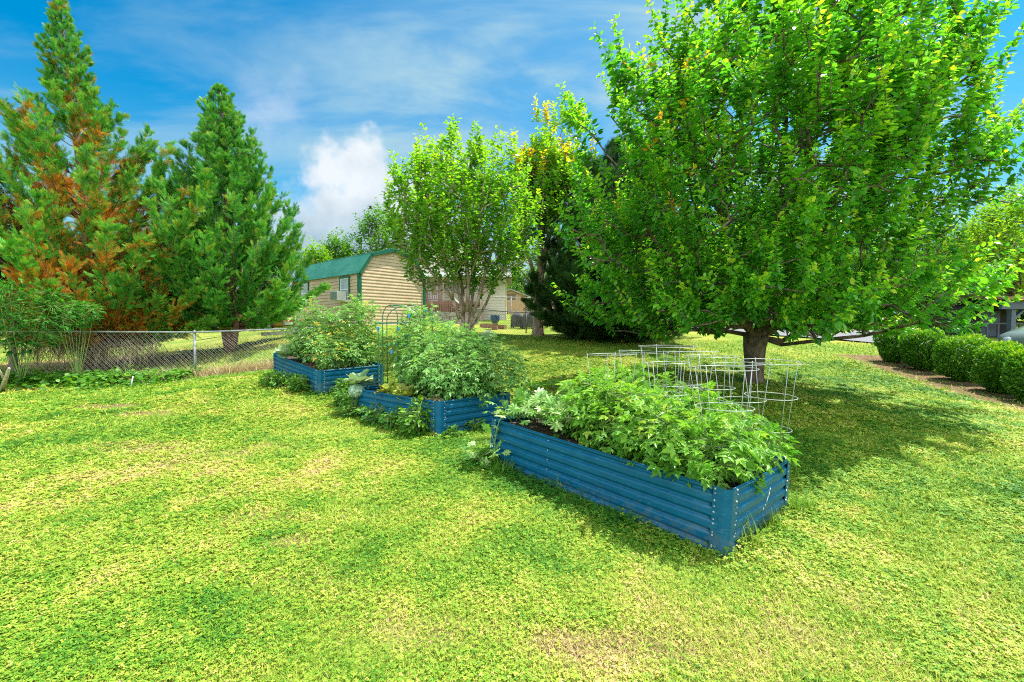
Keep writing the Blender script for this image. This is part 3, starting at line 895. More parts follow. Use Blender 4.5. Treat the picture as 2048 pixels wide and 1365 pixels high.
CH_LIMBS = [[at(1500, 672, 9.0), at(1482, 580, 8.9), at(1450, 450, 8.7), at(1400, 300, 8.5)], [at(1530, 655, 9.1), at(1540, 540, 9.2), at(1558, 400, 9.3), at(1575, 200, 9.3)],
            [at(1562, 682, 9.1), at(1640, 640, 8.9), at(1720, 560, 8.7), at(1810, 430, 8.5)], [at(1548, 655, 9.0), at(1615, 530, 8.5), at(1680, 370, 8.1)], [at(1490, 655, 8.9), at(1400, 570, 8.3), at(1300, 470, 7.9)],
            [at(1515, 655, 9.0), at(1505, 560, 8.0), at(1500, 420, 7.2)], [at(1525, 660, 9.2), at(1500, 560, 10.0), at(1480, 420, 10.6)], [at(1545, 665, 9.2), at(1600, 570, 10.0), at(1660, 440, 10.6)], [at(1560, 690, 9.0), at(1650, 680, 8.3), at(1730, 672, 7.9)]]
cherry()

# --- conifers
m_cypress = leaf_mat('cypress_sprays', [(0, (.018, .11, .022)), (.25, (.045, .22, .035)), (.5, (.10, .36, .045)), (.64, (.20, .48, .05)), (.70, (.38, .28, .03)), (.82, (.58, .21, .02)), (.92, (.68, .28, .03)), (1, (.44, .16, .05))], trans=.26, rough=.6, spec=.2, tcol=(1.1, 1.2, .7))


def conifer(name, label, base, height, prof, nb, seed, mat, bark, r0, brown=None, lean=(0, 0), spray=.34, sub=7, rise=.6, low=.06, tone0=.0, dens=1.0, up_tip=.35, stems=1, group=None):
    """prof: crown radius as a function of relative height (array of pairs)"""
    rng = np.random.default_rng(seed)
    base = np.asarray(base, float)
    root = thing(name, label, 'tree', base, group)
    g = Geo(); gl = Geo()
    zz = np.linspace(0, 1, 16)
    axis = base[None] + np.stack([lean[0] * zz ** 1.2, lean[1] * zz ** 1.2, height * zz], 1) + np.c_[np.sin(zz * 5 + seed) * .06, np.cos(zz * 4 + seed) * .06, zz * 0]
    axis[0, 2] -= .1
    g.tube(axis, np.maximum(r0 * (1 - zz) ** .8, .012), 9)
    for k in range(stems - 1):
        a = rng.uniform(0, 6.28); o = np.array([math.cos(a), math.sin(a), 0])
        h = height * rng.uniform(.3, .5); q = np.linspace(0, 1, 8)
        st = base[None] + o[None] * (r0 * .5 + (q ** .8 * rng.uniform(.5, .9)))[:, None] + np.c_[q * 0, q * 0, q * h]
        g.tube(st, r0 * .5 * (1 - q) + .02, 7)
    px_, py_ = zip(*prof)
    hs_ = low + (1 - low) * (np.arange(nb) + rng.random(nb)) / nb
    hs_ = hs_ ** .92
    for i, h in enumerate(hs_):
        R = np.interp(h, px_, py_) * rng.uniform(.55, 1.02)
        if rng.random() < .14: R *= 1.22
        a = i * 2.39996 + rng.normal(0, .3)
        el = rise * rng.uniform(.55, 1.3) * np.interp(h, [.05, .3], [.12, 1]) + .25 * h
        d0 = np.array([math.cos(a), math.sin(a), 0]); q = np.linspace(0, 1, 6)
        up_ = R * (math.tan(min(el, 1.0)) * .75 + up_tip)
        ho = max(h - up_ / height, low * .6 + .02 * rng.random())
        o = np.array([np.interp(ho, zz, axis[:, k]) for k in range(3)])
        up_f = min(1.0, max(.05, (h - ho) * height / max(up_, .01)))
        pts = o[None] + d0[None] * (R * q)[:, None] + np.c_[q * 0, q * 0, R * (math.tan(min(el, 1.0)) * q * .75 + up_tip * q ** 2.2 - .12 * np.sin(q * PI)) * up_f]
        g.tube(pts, np.maximum(.035 * min(1, R / 2.2) * (1 - q), .004) + .002, 4, cap=False)
        ns = max(6, int(sub * R * 2.2 * dens))
        t = .22 + .80 * rng.random(ns) ** .75
        bpz = np.stack([np.interp(t, q, pts[:, k]) for k in range(3)], 1)
        tang = nrm(np.stack([np.interp(np.minimum(t + .1, 1), q, pts[:, k]) - np.interp(np.maximum(t - .1, 0), q, pts[:, k]) for k in range(3)], 1))
        sidev = nrm(np.cross(tang, [0, 0, 1.])); upv = np.cross(sidev, tang)
        sg = rng.normal(0, .7, (ns, 1)); uu = rng.normal(.12, .34, (ns, 1))
        sd_ = nrm(tang + sidev * sg + upv * uu)
        sl2 = (.20 + .28 * (1 - t)) * min(1.4, .4 + R * .45) * rng.uniform(.5, 1.3, ns)
        m_ = 8
        f = (np.arange(m_)[None] + rng.random((ns, m_))) / m_
        P = bpz[:, None] + sd_[:, None] * (f * sl2[:, None])[..., None]
        D = sd_[:, None] + rng.normal(0, .24, (ns, m_, 3)) + np.array([0, 0, .08])
        Nn = np.cross(D, rng.normal(0, 1, (ns, m_, 3)))
        S = spray * rng.uniform(.6, 1.2, (ns, m_)) * (1.15 - .5 * f) * (.75 + .25 * min(1, R))
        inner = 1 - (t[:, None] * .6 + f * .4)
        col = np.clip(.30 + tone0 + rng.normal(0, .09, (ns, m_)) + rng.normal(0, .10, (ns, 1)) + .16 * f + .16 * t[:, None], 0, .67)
        if brown is not None:
            pr = brown(P.reshape(-1, 3), inner.ravel(), h).reshape(ns, m_)
            isb = rng.random((ns, m_)) < pr
            col = np.where(isb, rng.uniform(.70, 1.0, (ns, m_)), col)
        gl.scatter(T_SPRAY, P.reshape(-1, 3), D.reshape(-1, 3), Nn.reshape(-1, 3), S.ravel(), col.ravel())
    g.build('trunk', bark, root, smooth=True); gl.build('crown', mat, root)
    return root


def n3(P, s_, o):
    return .5 * vn(P[:, 0] + P[:, 2] * .37, P[:, 2] + P[:, 1] * .41, s_, o) + .5 * vn(P[:, 1] - P[:, 2] * .3, P[:, 2] - P[:, 0] * .35, s_, o + 3)


def brown1(P, inner, h):
    n = n3(P, .45, 2)
    hh = np.clip((P[:, 2] - .5) / 6.0, 0, 1.3)
    lowb = np.interp(hh, [0, .15, .45, .8, 1.0, 1.3], [.85, .75, .55, .45, .12, .0])
    c = np.exp(-((P[:, 0] + 12.0) / 2.0) ** 2)
    return np.clip((n - .50) * 2.4 + lowb * (.3 + c) * .95 + inner * 1.1 - .60, 0, .95)


def brown2(P, inner, h):
    n = n3(P, .9, 6)
    hh = np.clip((P[:, 2] - .5) / 6.0, 0, 1.3)
    return np.clip((n - .58) * 2.4 + np.interp(hh, [0, .2, .4, .55, 1], [.35, .22, .0, -.6, -1.5]) + inner * .8 - .60, 0, .9)


b1 = at(190, 738, 13.2); b1[2] = g1(b1[0], b1[1])
top1 = at(128, 5, 13.2)
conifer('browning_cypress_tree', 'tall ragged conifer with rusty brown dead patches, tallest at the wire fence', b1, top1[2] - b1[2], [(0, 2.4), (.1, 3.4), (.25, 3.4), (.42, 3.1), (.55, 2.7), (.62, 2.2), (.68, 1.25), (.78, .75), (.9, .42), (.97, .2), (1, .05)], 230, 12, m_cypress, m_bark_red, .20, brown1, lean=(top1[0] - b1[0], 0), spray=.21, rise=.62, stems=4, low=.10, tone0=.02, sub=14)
b2 = at(462, 718, 14.6); b2[2] = g1(b2[0], b2[1])
top2 = at(446, 178, 14.6)
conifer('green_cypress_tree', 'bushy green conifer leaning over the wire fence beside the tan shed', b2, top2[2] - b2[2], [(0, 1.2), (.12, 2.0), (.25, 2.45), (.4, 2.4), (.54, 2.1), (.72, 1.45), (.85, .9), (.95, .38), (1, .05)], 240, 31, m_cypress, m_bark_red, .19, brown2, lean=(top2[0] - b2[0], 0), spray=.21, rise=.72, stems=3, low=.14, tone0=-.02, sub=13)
b3 = at(1235, 668, 16.5); b3[2] = g1(b3[0], b3[1])
m_dark = leaf_mat('dark_evergreen_sprays', [(0, (.008, .030, .010)), (.5, (.022, .075, .016)), (1, (.06, .13, .02))], trans=.12, rough=.6, spec=.2)
conifer('dark_evergreen_tree', 'wide dark evergreen behind the slender forked tree, sweeping to the ground', b3, 7.0, [(0, 1.6), (.1, 2.9), (.2, 3.4), (.35, 3.2), (.55, 2.7), (.75, 1.8), (.9, 1.0), (1, .05)], 220, 47, m_dark, m_bark_red, .22, None, spray=.42, rise=.55, low=.03, sub=6, tone0=.1, dens=.8)

# --- mid-distance deciduous trees
m_lime = leaf_mat('bright_green_leaves', [(0, (.05, .18, .014)), (.3, (.12, .34, .02)), (.6, (.24, .48, .025)), (.8, (.40, .56, .03)), (.88, (.52, .48, .02)), (1, (.55, .32, .015))], trans=.5, rough=.35, spec=.5, tcol=(1.5, 1.45, .6))


def multistem():
    rng = np.random.default_rng(91)
    Yb = 13.8; b = at(932, 668, Yb); b[2] = g1(b[0], b[1])
    trunk = [b, b + (0, 0, .15), b + (0, 0, .3)]
    c = at(925, 452, Yb); r = np.array([2.05, 2.0, 2.2])
    tg = ellipsoid_points(rng, 600, c, r, .4)
    tg = np.vstack([tg, [c + nrm(rng.normal(0, 1, 3) * (1, 1, .8)) * r * rng.uniform(1.02, 1.2) for _ in range(60)]])
    ex = [at(px, py, Yb + rng.normal(0, .5)) for px, py in ((800, 470), (790, 440), (815, 380), (830, 330), (880, 300), (905, 300), (940, 295), (1000, 300), (1030, 310), (1045, 360), (1040, 440), (1050, 480), (990, 560), (850, 520), (830, 505), (800, 510), (880, 560), (960, 600), (985, 590), (890, 585), (1000, 540), (1020, 520))]
    tg = np.vstack([tg, ex])

    def colf(rng, P, t, col, sh):
        hi = np.clip((P[:, 2] - c[2]) / 2.2, -1, 1)
        return np.clip(col + .12 * hi + np.where((t > .75) & (rng.random(len(t)) < .3), .18, 0), 0, .84)
    broadleaf('multi_stemmed_tree', 'many stemmed bright green tree beside the tan shed', 'tree', b, trunk, tg, m_lime, m_bark_pale, .12, .165, 30, .62, 8, upright=.6, droop=.3, bf=.75, colorfn=colf, power=.5, trunk_r=(.15, .14), limbs=[[at(x_, y_, Yb + dy) for x_, y_ in l_] for l_, dy in (([(918, 590), (888, 500), (850, 420)], 0), ([(924, 580), (903, 470), (890, 370)], .4), ([(936, 570), (932, 460), (930, 350)], -.3), ([(946, 580), (956, 470), (972, 360)], .2), ([(958, 590), (984, 500), (1012, 420)], -.2), ([(970, 610), (1008, 530), (1030, 480)], .3), ([(905, 600), (860, 540), (820, 500)], -.3))])


multistem()


def forked():
    rng = np.random.default_rng(17)
    Yb = 17.3; b = at(1076, 670, Yb); b[2] = g1(b[0], b[1])
    trunk = [b, at(1076, 640, Yb), at(1077, 610, Yb), at(1078, 590, Yb)]
    c = at(1098, 385, Yb); r = np.array([1.45, 1.5, 1.6])
    tg = ellipsoid_points(rng, 430, c, r, .4)
    low_ = np.array([at(px + rng.normal(0, 14), py + rng.normal(0, 14), Yb + rng.normal(0, .6)) for px, py in ((1040, 500), (1060, 470), (1050, 530), (1035, 520), (1075, 460), (1120, 430), (1090, 440), (1140, 400), (1085, 250), (1110, 265), (1150, 250), (1165, 330), (1130, 250), (1030, 440), (1045, 410)) for _ in range(5)])
    tg = np.vstack([tg, low_])

    def colf(rng, P, t, col, sh):
        hi = np.clip((P[:, 2] - c[2]) / 1.6, -1, 1)
        u = rng.random(sh.max() + 1)[sh]
        c2 = np.clip(col + .16 * hi, 0, .84)
        return np.where((hi > .1) & (u < .38 * hi), rng.uniform(.82, 1, len(t)), c2)
    broadleaf('slender_forked_tree', 'slender forked tree with yellow-orange young leaves on its top', 'tree', b, trunk, tg, m_lime, m_bark_pale, .17, .19, 34, .65, 9, upright=.5, droop=.3, bf=.6, colorfn=colf, power=.5, trunk_r=(.20, .16), limbs=[[at(x_, y_, Yb) for x_, y_ in l_] for l_ in ([(1066, 545), (1050, 490), (1040, 440)], [(1080, 530), (1084, 430), (1088, 320)], [(1098, 545), (1122, 470), (1142, 400)], [(1084, 545), (1104, 440), (1120, 330)])])


forked()


def far_tree(px, py0, py1, Y, wpx, label, seed, mat, n=260, size=.3, group='trees standing far behind the gardens', pytrunk=None, tone0=0.0, cat='tree', name='far_tree', per=14, slen=.9, shape=1.0):
    """py0 crown top, py1 crown bottom"""
    rng = np.random.default_rng(seed)
    cz = at(px, (py0 + py1) / 2, Y); rz = (py1 - py0) / 2 * Y / F; rx = wpx / 2 * Y / F
    b = np.array([cz[0], cz[1], g1(cz[0], cz[1])])
    ztop = max(b[2] + .8, cz[2] - rz * .75)
    trunk = [b, b + (.05, 0, (ztop - b[2]) * .5), np.array([b[0], b[1], ztop])]
    tg = ellipsoid_points(rng, n, cz, np.array([rx * .86, rx * .86, rz * .9]), .5)
    broadleaf(name, label, cat, b, trunk, tg, mat, m_bark, max(.08, rx * .07), size, per, slen, seed, upright=.35, droop=.25, tmpl=T_LEAF2, bf=.5, group=group, tone0=tone0, twigs=False)


m_far = leaf_mat('distant_leaves', [(0, (.035, .13, .022)), (.4, (.10, .26, .03)), (.8, (.20, .38, .04)), (1, (.34, .36, .06))], trans=.45, rough=.6, spec=.2)
m_gold = leaf_mat('yellow_green_leaves', [(0, (.06, .20, .014)), (.4, (.22, .42, .018)), (.75, (.38, .52, .03)), (1, (.62, .50, .10))], trans=.5, rough=.6, spec=.25)
m_plum = leaf_mat('purple_red_leaves', [(0, (.03, .012, .016)), (.5, (.09, .025, .035)), (1, (.20, .07, .06))], trans=.3, rough=.5, spec=.3)
far_tree(684, 482, 560, 34, 62, 'small round tree rising behind the green shed roof ridge', 101, m_far, 150, .34)
far_tree(767, 418, 590, 36, 120, 'taller grey-green tree behind the shed, left of the many stemmed tree', 102, m_far, 330, .36)
far_tree(628, 496, 600, 30, 60, 'yellowish tree peeping out between the conifer and the shed roof', 103, m_gold, 150, .3, tone0=-.1)
far_tree(1060, 540, 650, 62, 150, 'pale yellow-green tree beyond the tan outbuilding', 104, m_gold, 260, .5)
far_tree(985, 555, 650, 58, 110, 'mid green tree beyond the yard, left of the outbuilding roof', 105, m_far, 220, .5)
far_tree(1150, 500, 660, 50, 150, 'broad green tree behind the outbuilding, half hidden by the dark evergreen', 106, m_far, 260, .5)
far_tree(2010, 395, 640, 22, 190, 'bright yellow-green tree at the edge of the road, above the carport', 107, m_gold, 620, .24, tone0=.05)
far_tree(1860, 430, 640, 26, 230, 'dense green tree across the road behind the clipped bushes', 108, m_far, 620, .28)
far_tree(2130, 300, 640, 30, 260, 'tall green tree at the far edge, beyond the carport roof', 109, m_far, 500, .34)
far_tree(1640, 470, 655, 34, 260, 'wide green tree across the road behind the big tree', 110, m_far, 600, .36)
far_tree(1420, 480, 665, 32, 260, 'green tree behind the big tree, next to the dark evergreen', 111, m_far, 500, .36)
for k_, (px_, a_, b_, Y_, w__, l_) in enumerate(((1300, 430, 668, 40, 240, 'dark rounded tree on the far side of the road, next to the dark evergreen'), (1530, 440, 666, 42, 300, 'far green tree straight behind the big tree trunk'), (1760, 440, 668, 38, 300, 'far green tree rising behind the yellow shrub'), (1930, 470, 668, 36, 240, 'far green tree behind the dark lean-to'), (2080, 440, 668, 34, 260, 'far green tree behind the carport roof'), (1010, 530, 668, 66, 230, 'hazy green tree far beyond the board fence'), (1110, 470, 668, 60, 200, 'tall hazy green tree beyond the outbuilding'))):
    far_tree(px_, a_, b_, Y_, w__, l_, 130 + k_, m_far, 420, .5, per=16)
far_tree(18, 415, 590, 11.9, 130, 'purple-red leaved tree at the end of the wire fence', 112, m_plum, 260, .13, tone0=.1, per=18, slen=.6)
far_tree(-60, 420, 700, 22, 300, 'leafy green tree behind the browning conifer, partly out of view', 113, m_far, 420, .26)
far_tree(300, 470, 670, 40, 260, 'distant green tree seen between the two conifers', 114, m_far, 420, .42)
far_tree(90, 470, 680, 36, 200, 'distant green tree behind the browning conifer', 115, m_far, 360, .4)
far_tree(1715, 622, 668, 27, 105, 'low shrub with yellow-orange leaves by the road', 116, m_gold, 160, .16, tone0=.3, cat='shrub', name='yellow_shrub', group='shrubs across the road')
far_tree(1790, 600, 672, 27, 120, 'rounded dark green shrub by the road beside the yellow one', 117, m_far, 220, .16, cat='shrub', name='green_shrub', group='shrubs across the road')

# ------------------------------------------------------------------ garden plants
m_tomato = leaf_mat('tomato_leaves', [(0, (.05, .19, .02)), (.3, (.12, .33, .03)), (.6, (.25, .48, .05)), (.85, (.42, .56, .07)), (1, (.55, .55, .08))], trans=.38, rough=.42, spec=.45)
m_pepper = leaf_mat('pepper_leaves', [(0, (.05, .19, .035)), (.3, (.13, .34, .065)), (.6, (.27, .48, .13)), (.85, (.44, .58, .18)), (.93, (.55, .52, .10)), (1, (.65, .42, .03))], trans=.34, rough=.38, spec=.55)
m_stem = plain_mat('green_stems', (.10, .22, .03, 1), (.20, .30, .06, 1), 10, .6)
m_melon = leaf_mat('melon_leaves', [(0, (.06, .20, .03)), (.4, (.18, .38, .07)), (.7, (.36, .52, .16)), (1, (.60, .68, .45))], trans=.3, rough=.5, spec=.4)
m_cabbage = leaf_mat('cabbage_leaves', [(0, (.07, .17, .07)), (.5, (.20, .33, .17)), (1, (.42, .52, .34))], trans=.2, rough=.5, spec=.4)
m_lettuce = leaf_mat('lettuce_leaves', [(0, (.10, .04, .02)), (.3, (.20, .16, .04)), (.6, (.28, .36, .06)), (1, (.44, .50, .10))], trans=.35, rough=.45, spec=.4)
m_weed = leaf_mat('weed_leaves', [(0, (.03, .13, .012)), (.4, (.08, .25, .016)), (.75, (.17, .36, .02)), (.9, (.30, .42, .03)), (1, (.40, .36, .06))], trans=.35, rough=.45, spec=.4)
m_straw = leaf_mat('dry_grass', [(0, (.20, .15, .08)), (.5, (.40, .31, .18)), (1, (.56, .45, .28))], trans=.2, rough=.8, spec=.1)


def bush(name, label, cat, base, c, r, n, size, mat, tmpl, seed, group=None, droop=.35, tone0=0.0, stems=5, up=.55, shell=.35, tall=1.0, colorfn=None, jit=.3):
    """leafy garden plant: stems fan out from the base, compound leaves hang off them"""
    rng = np.random.default_rng(seed); base = np.asarray(base, float); c = np.asarray(c, float); r = np.asarray(r, float)
    root = thing(name, label, cat, base, group)
    tips = []
    g = Geo()
    for k in range(stems):
        d = nrm(rng.normal(0, 1, 3) * (1, 1, .5) + np.array([0, 0, .9]))
        tp = c + d * r * rng.uniform(.65, .95); q = np.linspace(0, 1, 7)[:, None]
        mid = (base + tp) / 2 + np.array([0, 0, .1 * r[2]]) + rng.normal(0, .1, 3) * r
        pts = base * (1 - q) ** 2 + 2 * mid * q * (1 - q) + tp * q ** 2
        g.tube(pts, np.linspace(.008, .0035, 7), 5); tips.append(pts)
    tips = np.array(tips)
    m_ = int(n * .85)
    P = ellipsoid_points(rng, m_, c, r, shell)
    P[:, 2] = np.maximum(P[:, 2], base[2] + .03)
    # leaf stalks reach back to the nearest stem
    allp = tips.reshape(-1, 3)
    j = np.argmin(np.linalg.norm(P[:, None] - allp[None], axis=2), axis=1)
    a = allp[j]; back = P - a; L = np.linalg.norm(back, axis=1)
    keep = L > .02
    st = P - back * np.minimum(1, .22 / np.maximum(L, .01))[:, None]
    g.segs(st[keep], P[keep], .0035, .002, 4)
    g.build('stem', m_stem, root, smooth=True)
    out = nrm(P - (c - np.array([0, 0, r[2] * .45])))
    D = nrm(out * np.array([1, 1, .35])) + rng.normal(0, jit, P.shape) + np.array([0, 0, -droop * .35])
    Nn = np.array([0, 0, 1.]) * up + out * .6 + rng.normal(0, .28, P.shape)
    S = size * rng.uniform(.6, 1.25, len(P))
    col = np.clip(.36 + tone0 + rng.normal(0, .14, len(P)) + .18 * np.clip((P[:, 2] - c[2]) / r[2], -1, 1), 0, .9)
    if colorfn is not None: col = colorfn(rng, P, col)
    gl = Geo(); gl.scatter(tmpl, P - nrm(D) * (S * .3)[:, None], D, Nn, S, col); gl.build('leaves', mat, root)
    return root


# nearest bed: nine tomato plants in cages
gT = 'tomato plants in the nearest bed'
spots = [(.10, .28, 'at its near left corner', .30), (.11, .70, 'at its near right corner', .30), (.22, .22, 'against its long left side, second from the near end', .38), (.24, .78, 'against its right side, second from the near end', .40),
         (.40, .30, 'halfway along its left side', .42), (.42, .80, 'halfway along its right side', .46), (.56, .40, 'just beyond the middle, left', .42), (.58, .82, 'just beyond the middle, right', .46), (.70, .62, 'farthest from the near end, next to the melon vines', .36)]
for k, (s_, t, wh, hh) in enumerate(spots):
    b = bp('near', s_ + .02, t)
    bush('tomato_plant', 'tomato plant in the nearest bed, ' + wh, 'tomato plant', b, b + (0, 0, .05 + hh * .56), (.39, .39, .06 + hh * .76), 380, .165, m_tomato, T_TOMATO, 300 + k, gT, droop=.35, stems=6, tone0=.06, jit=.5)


# melon vines at the far-left end
def lobed_template(nl=5, cut=.5):
    V = [(0, 0, 0)]; out = []
    for i in range(nl):
        a0 = (-1 + 2 * i / (nl - 1)) * 2.0
        L = 1 - .28 * abs(a0) / 2.0
        for da, q in ((-.26, .62 * L), (-.12, .90 * L), (0, L), (.12, .88 * L), (.26, .60 * L)):
            out.append((.42 + math.cos(a0 + da) * q * .58, math.sin(a0 + da) * q * .62, -.05 * q + .04 * math.sin(9 * (a0 + da))))
        if i < nl - 1:
            am = a0 + 2.0 / (nl - 1); out.append((.42 + math.cos(am) * cut * .4, math.sin(am) * cut * .42, .05))
    n = len(out)
    V += [(.42, 0, .06)] + out
    f = [[1, 2 + i, 3 + i] for i in range(n - 1)] + [[0, 1, 2 + n - 1], [0, 2, 1]]
    return np.array(V), f


T_LOBE = lobed_template(7, .55)


def melon(label, pts, seed, nleaf, size):
    rng = np.random.default_rng(seed); pts = np.array(pts, float)
    root = thing('melon_vine', label, 'melon vine', pts[0], 'melon vines in the nearest bed')
    k = 40; q = np.linspace(0, len(pts) - 1, k); sm = np.stack([np.interp(q, np.arange(len(pts)), pts[:, i]) for i in range(3)], 1)
    for _ in range(3): sm[1:-1] = (sm[:-2] + sm[2:] + sm[1:-1] * 2) / 4
    g = Geo(); g.tube(sm, np.linspace(.006, .0028, k), 6)
    t = rng.uniform(.03, .99, nleaf) * (k - 1); P0 = np.stack([np.interp(t, np.arange(k), sm[:, i]) for i in range(3)], 1)
    off = rng.normal(0, .07, (nleaf, 3)); off[:, 2] = np.abs(off[:, 2]) * .8 + .02
    P = P0 + off; g.segs(P0, P, .003, .002, 5)
    for i in range(4):           # curling tendrils
        a = sm[rng.integers(4, k)]; th = np.linspace(0, 6, 18); dd = nrm(rng.normal(0, 1, 3))
        g.tube(a + dd * (th / 6 * .14)[:, None] + np.stack([np.cos(th) * .012 * th / 6, th * 0, np.sin(th) * .02 * th / 6], 1), .0012, 4)
    g.build('stem', m_stem, root, smooth=True)
    gl = Geo(); D = nrm(off) * (1, 1, .3) + rng.normal(0, .3, P.shape); Nn = np.array([-.25, -.35, 1.]) + rng.normal(0, .35, P.shape)
    gl.scatter(T_LOBE, P, D, Nn, size * rng.uniform(.6, 1.25, nleaf), np.clip(.5 + rng.normal(0, .22, nleaf), 0, 1)); gl.build('leaves', m_melon, root)


o_, ex_, ey_, ez_, L_, W_, H_ = BEDS['near']
cl = o_ + ex_ * (L_ * .93) - ey_ * .03
melon('silvery lobed melon vine spilling over the left corner of the nearest bed', [bp('near', .93, .12, .05), bp('near', .935, .06, .14), cl + ez_ * (H_ + .05), cl + ez_ * (H_ - .1) - ey_ * .05, cl + ez_ * .22 - ey_ * .06, cl + ez_ * .12 - ey_ * .10 - ex_ * .06, cl + ez_ * .05 - ey_ * .13 + ex_ * .02, cl + ez_ * .07 - ey_ * .16 + ex_ * .16, cl + ez_ * .22 - ey_ * .15 + ex_ * .26], 401, 26, .13)
melon('melon vine lying flat along the left side of the nearest bed', [bp('near', .95, .2, .05), bp('near', .88, .2, .20), bp('near', .80, .16, .18), bp('near', .72, .2, .2), bp('near', .62, .12, .16)], 402, 120, .135)
melon('melon vine in the middle of the open end of the nearest bed', [bp('near', .97, .5, .03), bp('near', .92, .36, .10), bp('near', .86, .5, .08), bp('near', .78, .40, .12), bp('near', .72, .6, .12)], 403, 110, .125)

# --- wire cages
m_wire = plain_mat('galvanised_wire', (.24, .28, .26, 1), (.42, .46, .43, 1), 6, .5, metal=.35)


def ringpts(c, r, n=40, tilt=(0, 0), wob=0.0, ph=0):
    a = np.linspace(0, 2 * PI, n, endpoint=False)
    rr = r * (1 + wob * np.cos(2 * a + ph))
    x = np.cos(a) * rr; y = np.sin(a) * rr
    return np.stack([c[0] + x, c[1] + y, c[2] + x * tilt[0] + y * tilt[1]], 1)


def cage(px, py, Y, r, py2, where, seed, soil):
    rng = np.random.default_rng(seed)
    top = at(px, py, Y); z2 = at(px, py2, Y)[2]
    tl = rng.normal(0, .025, 2)
    base = np.array([top[0], top[1], soil]) + np.r_[rng.normal(0, .02, 2), 0]
    root = thing('tomato_cage', 'wire tomato cage ' + where, 'plant cage', base, 'wire tomato cages in the nearest bed')
    lev = [(top[2], r), (z2, r * .82), (z2 - (top[2] - z2) * .95, r * .66)]
    for z, q in lev:
        if z < soil + .02: continue
        f = (z - base[2]) / (top[2] - base[2]); c = base * (1 - f) + top * f
        g = Geo(); g.tube(ringpts(c, q, 44, tl, rng.uniform(0, .05), rng.uniform(0, 6)), .0027, 6, closed=True); g.build('ring', m_wire, root, smooth=True)
    nl = 4; a0 = rng.uniform(0, 6.28)
    for k in range(nl):
        a = a0 + k * 2 * PI / nl; pts = []
        for z, q in [(top[2] + .01, r)] + lev[1:2] + [(soil - .02, r * .45)]:
            f = (z - base[2]) / (top[2] - base[2]); c = base * (1 - f) + top * f
            pts.append(c + np.array([math.cos(a) * q, math.sin(a) * q, 0]) + np.array([0, 0, math.cos(a) * q * tl[0] + math.sin(a) * q * tl[1]]))
        g = Geo(); g.tube(np.array(pts), .0025, 6); g.build('wire_leg', m_wire, root, smooth=True)


CAGES = [(1223, 709, 4.35, .235, 776, 'farthest left, its top ring seen edge-on'), (1287, 704, 4.85, .25, 767, 'second from the left, in the back row'), (1335, 693, 4.55, .275, 768, 'with the highest top ring'),
         (1376, 704, 4.4, .26, 772, 'right behind the highest one, overlapping its ring'), (1423, 713, 4.1, .225, 775, 'third from the right, in the back row'), (1333, 726, 3.95, .195, 788, 'with the smallest top ring, front left'),
         (1448, 737, 3.4, .235, 814, 'at the front, closest to the camera'), (1542, 724, 3.72, .228, 793, 'farthest right, in front of the trunk'), (1482, 728, 3.78, .225, 800, 'between the front one and the one farthest right')]
for k, (px, py, Y, r, py2, wh) in enumerate(CAGES): cage(px, py, Y, r, py2, wh, 500 + k, .37)

# middle bed
gP = 'bushy plants in the middle bed'
mids = [((.10, .46), .62, .46, 'at its near corner, leaves trailing over the rim'), ((.10, .86), .84, .56, 'at its near right end'), ((.30, .76), 1.02, .52, 'in the middle of its right side'), ((.28, .42), .70, .46, 'in the middle of its left side'),
        ((.52, .86), 1.12, .50, 'tall and in the back right'), ((.50, .54), .86, .46, 'in the centre of the bed'), ((.74, .82), 1.34, .50, 'the tallest, at its far right end'), ((.92, .90), 1.38, .42, 'at the far corner beside the green arched trellis')]
for k, ((s_, t), hh, rr, wh) in enumerate(mids):
    b = bp('mid', s_, t)
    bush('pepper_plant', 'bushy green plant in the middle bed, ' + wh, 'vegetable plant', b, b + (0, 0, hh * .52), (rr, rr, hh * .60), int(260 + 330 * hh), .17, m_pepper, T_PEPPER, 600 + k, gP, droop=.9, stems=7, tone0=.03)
b = bp('mid', .70, .52); bush('bean_plant', 'bean plant with broad leaves at the foot of the green arched trellis', 'vegetable plant', b, b + (0, 0, .26), (.34, .34, .30), 170, .12, m_weed, T_LEAF, 640, droop=.6, stems=6, tone0=.05)
b = bp('mid', .42, .97); b3_ = b + (0.06, .3, 0)


def cupped(n=9):
    V = [(0, 0, 0)]; xs = np.linspace(.12, 1, 5)
    for i, x in enumerate(xs):
        w_ = .52 * math.sin(PI * min(.98, x * .72 + .12)) ** .8
        for q in (-1, -.5, 0, .5, 1): V.append((x, q * w_, .16 * (q * q) - .12 * x * x + (.045 * math.sin(7 * x + 9 * q) if abs(q) > .4 else 0)))
    f = [[0, 1 + j + 1, 1 + j] for j in range(4)]
    for i in range(4):
        for j in range(4):
            a = 1 + i * 5 + j; f.append([a, a + 1, a + 6, a + 5])
    return np.array(V), f


T_CUP = cupped()


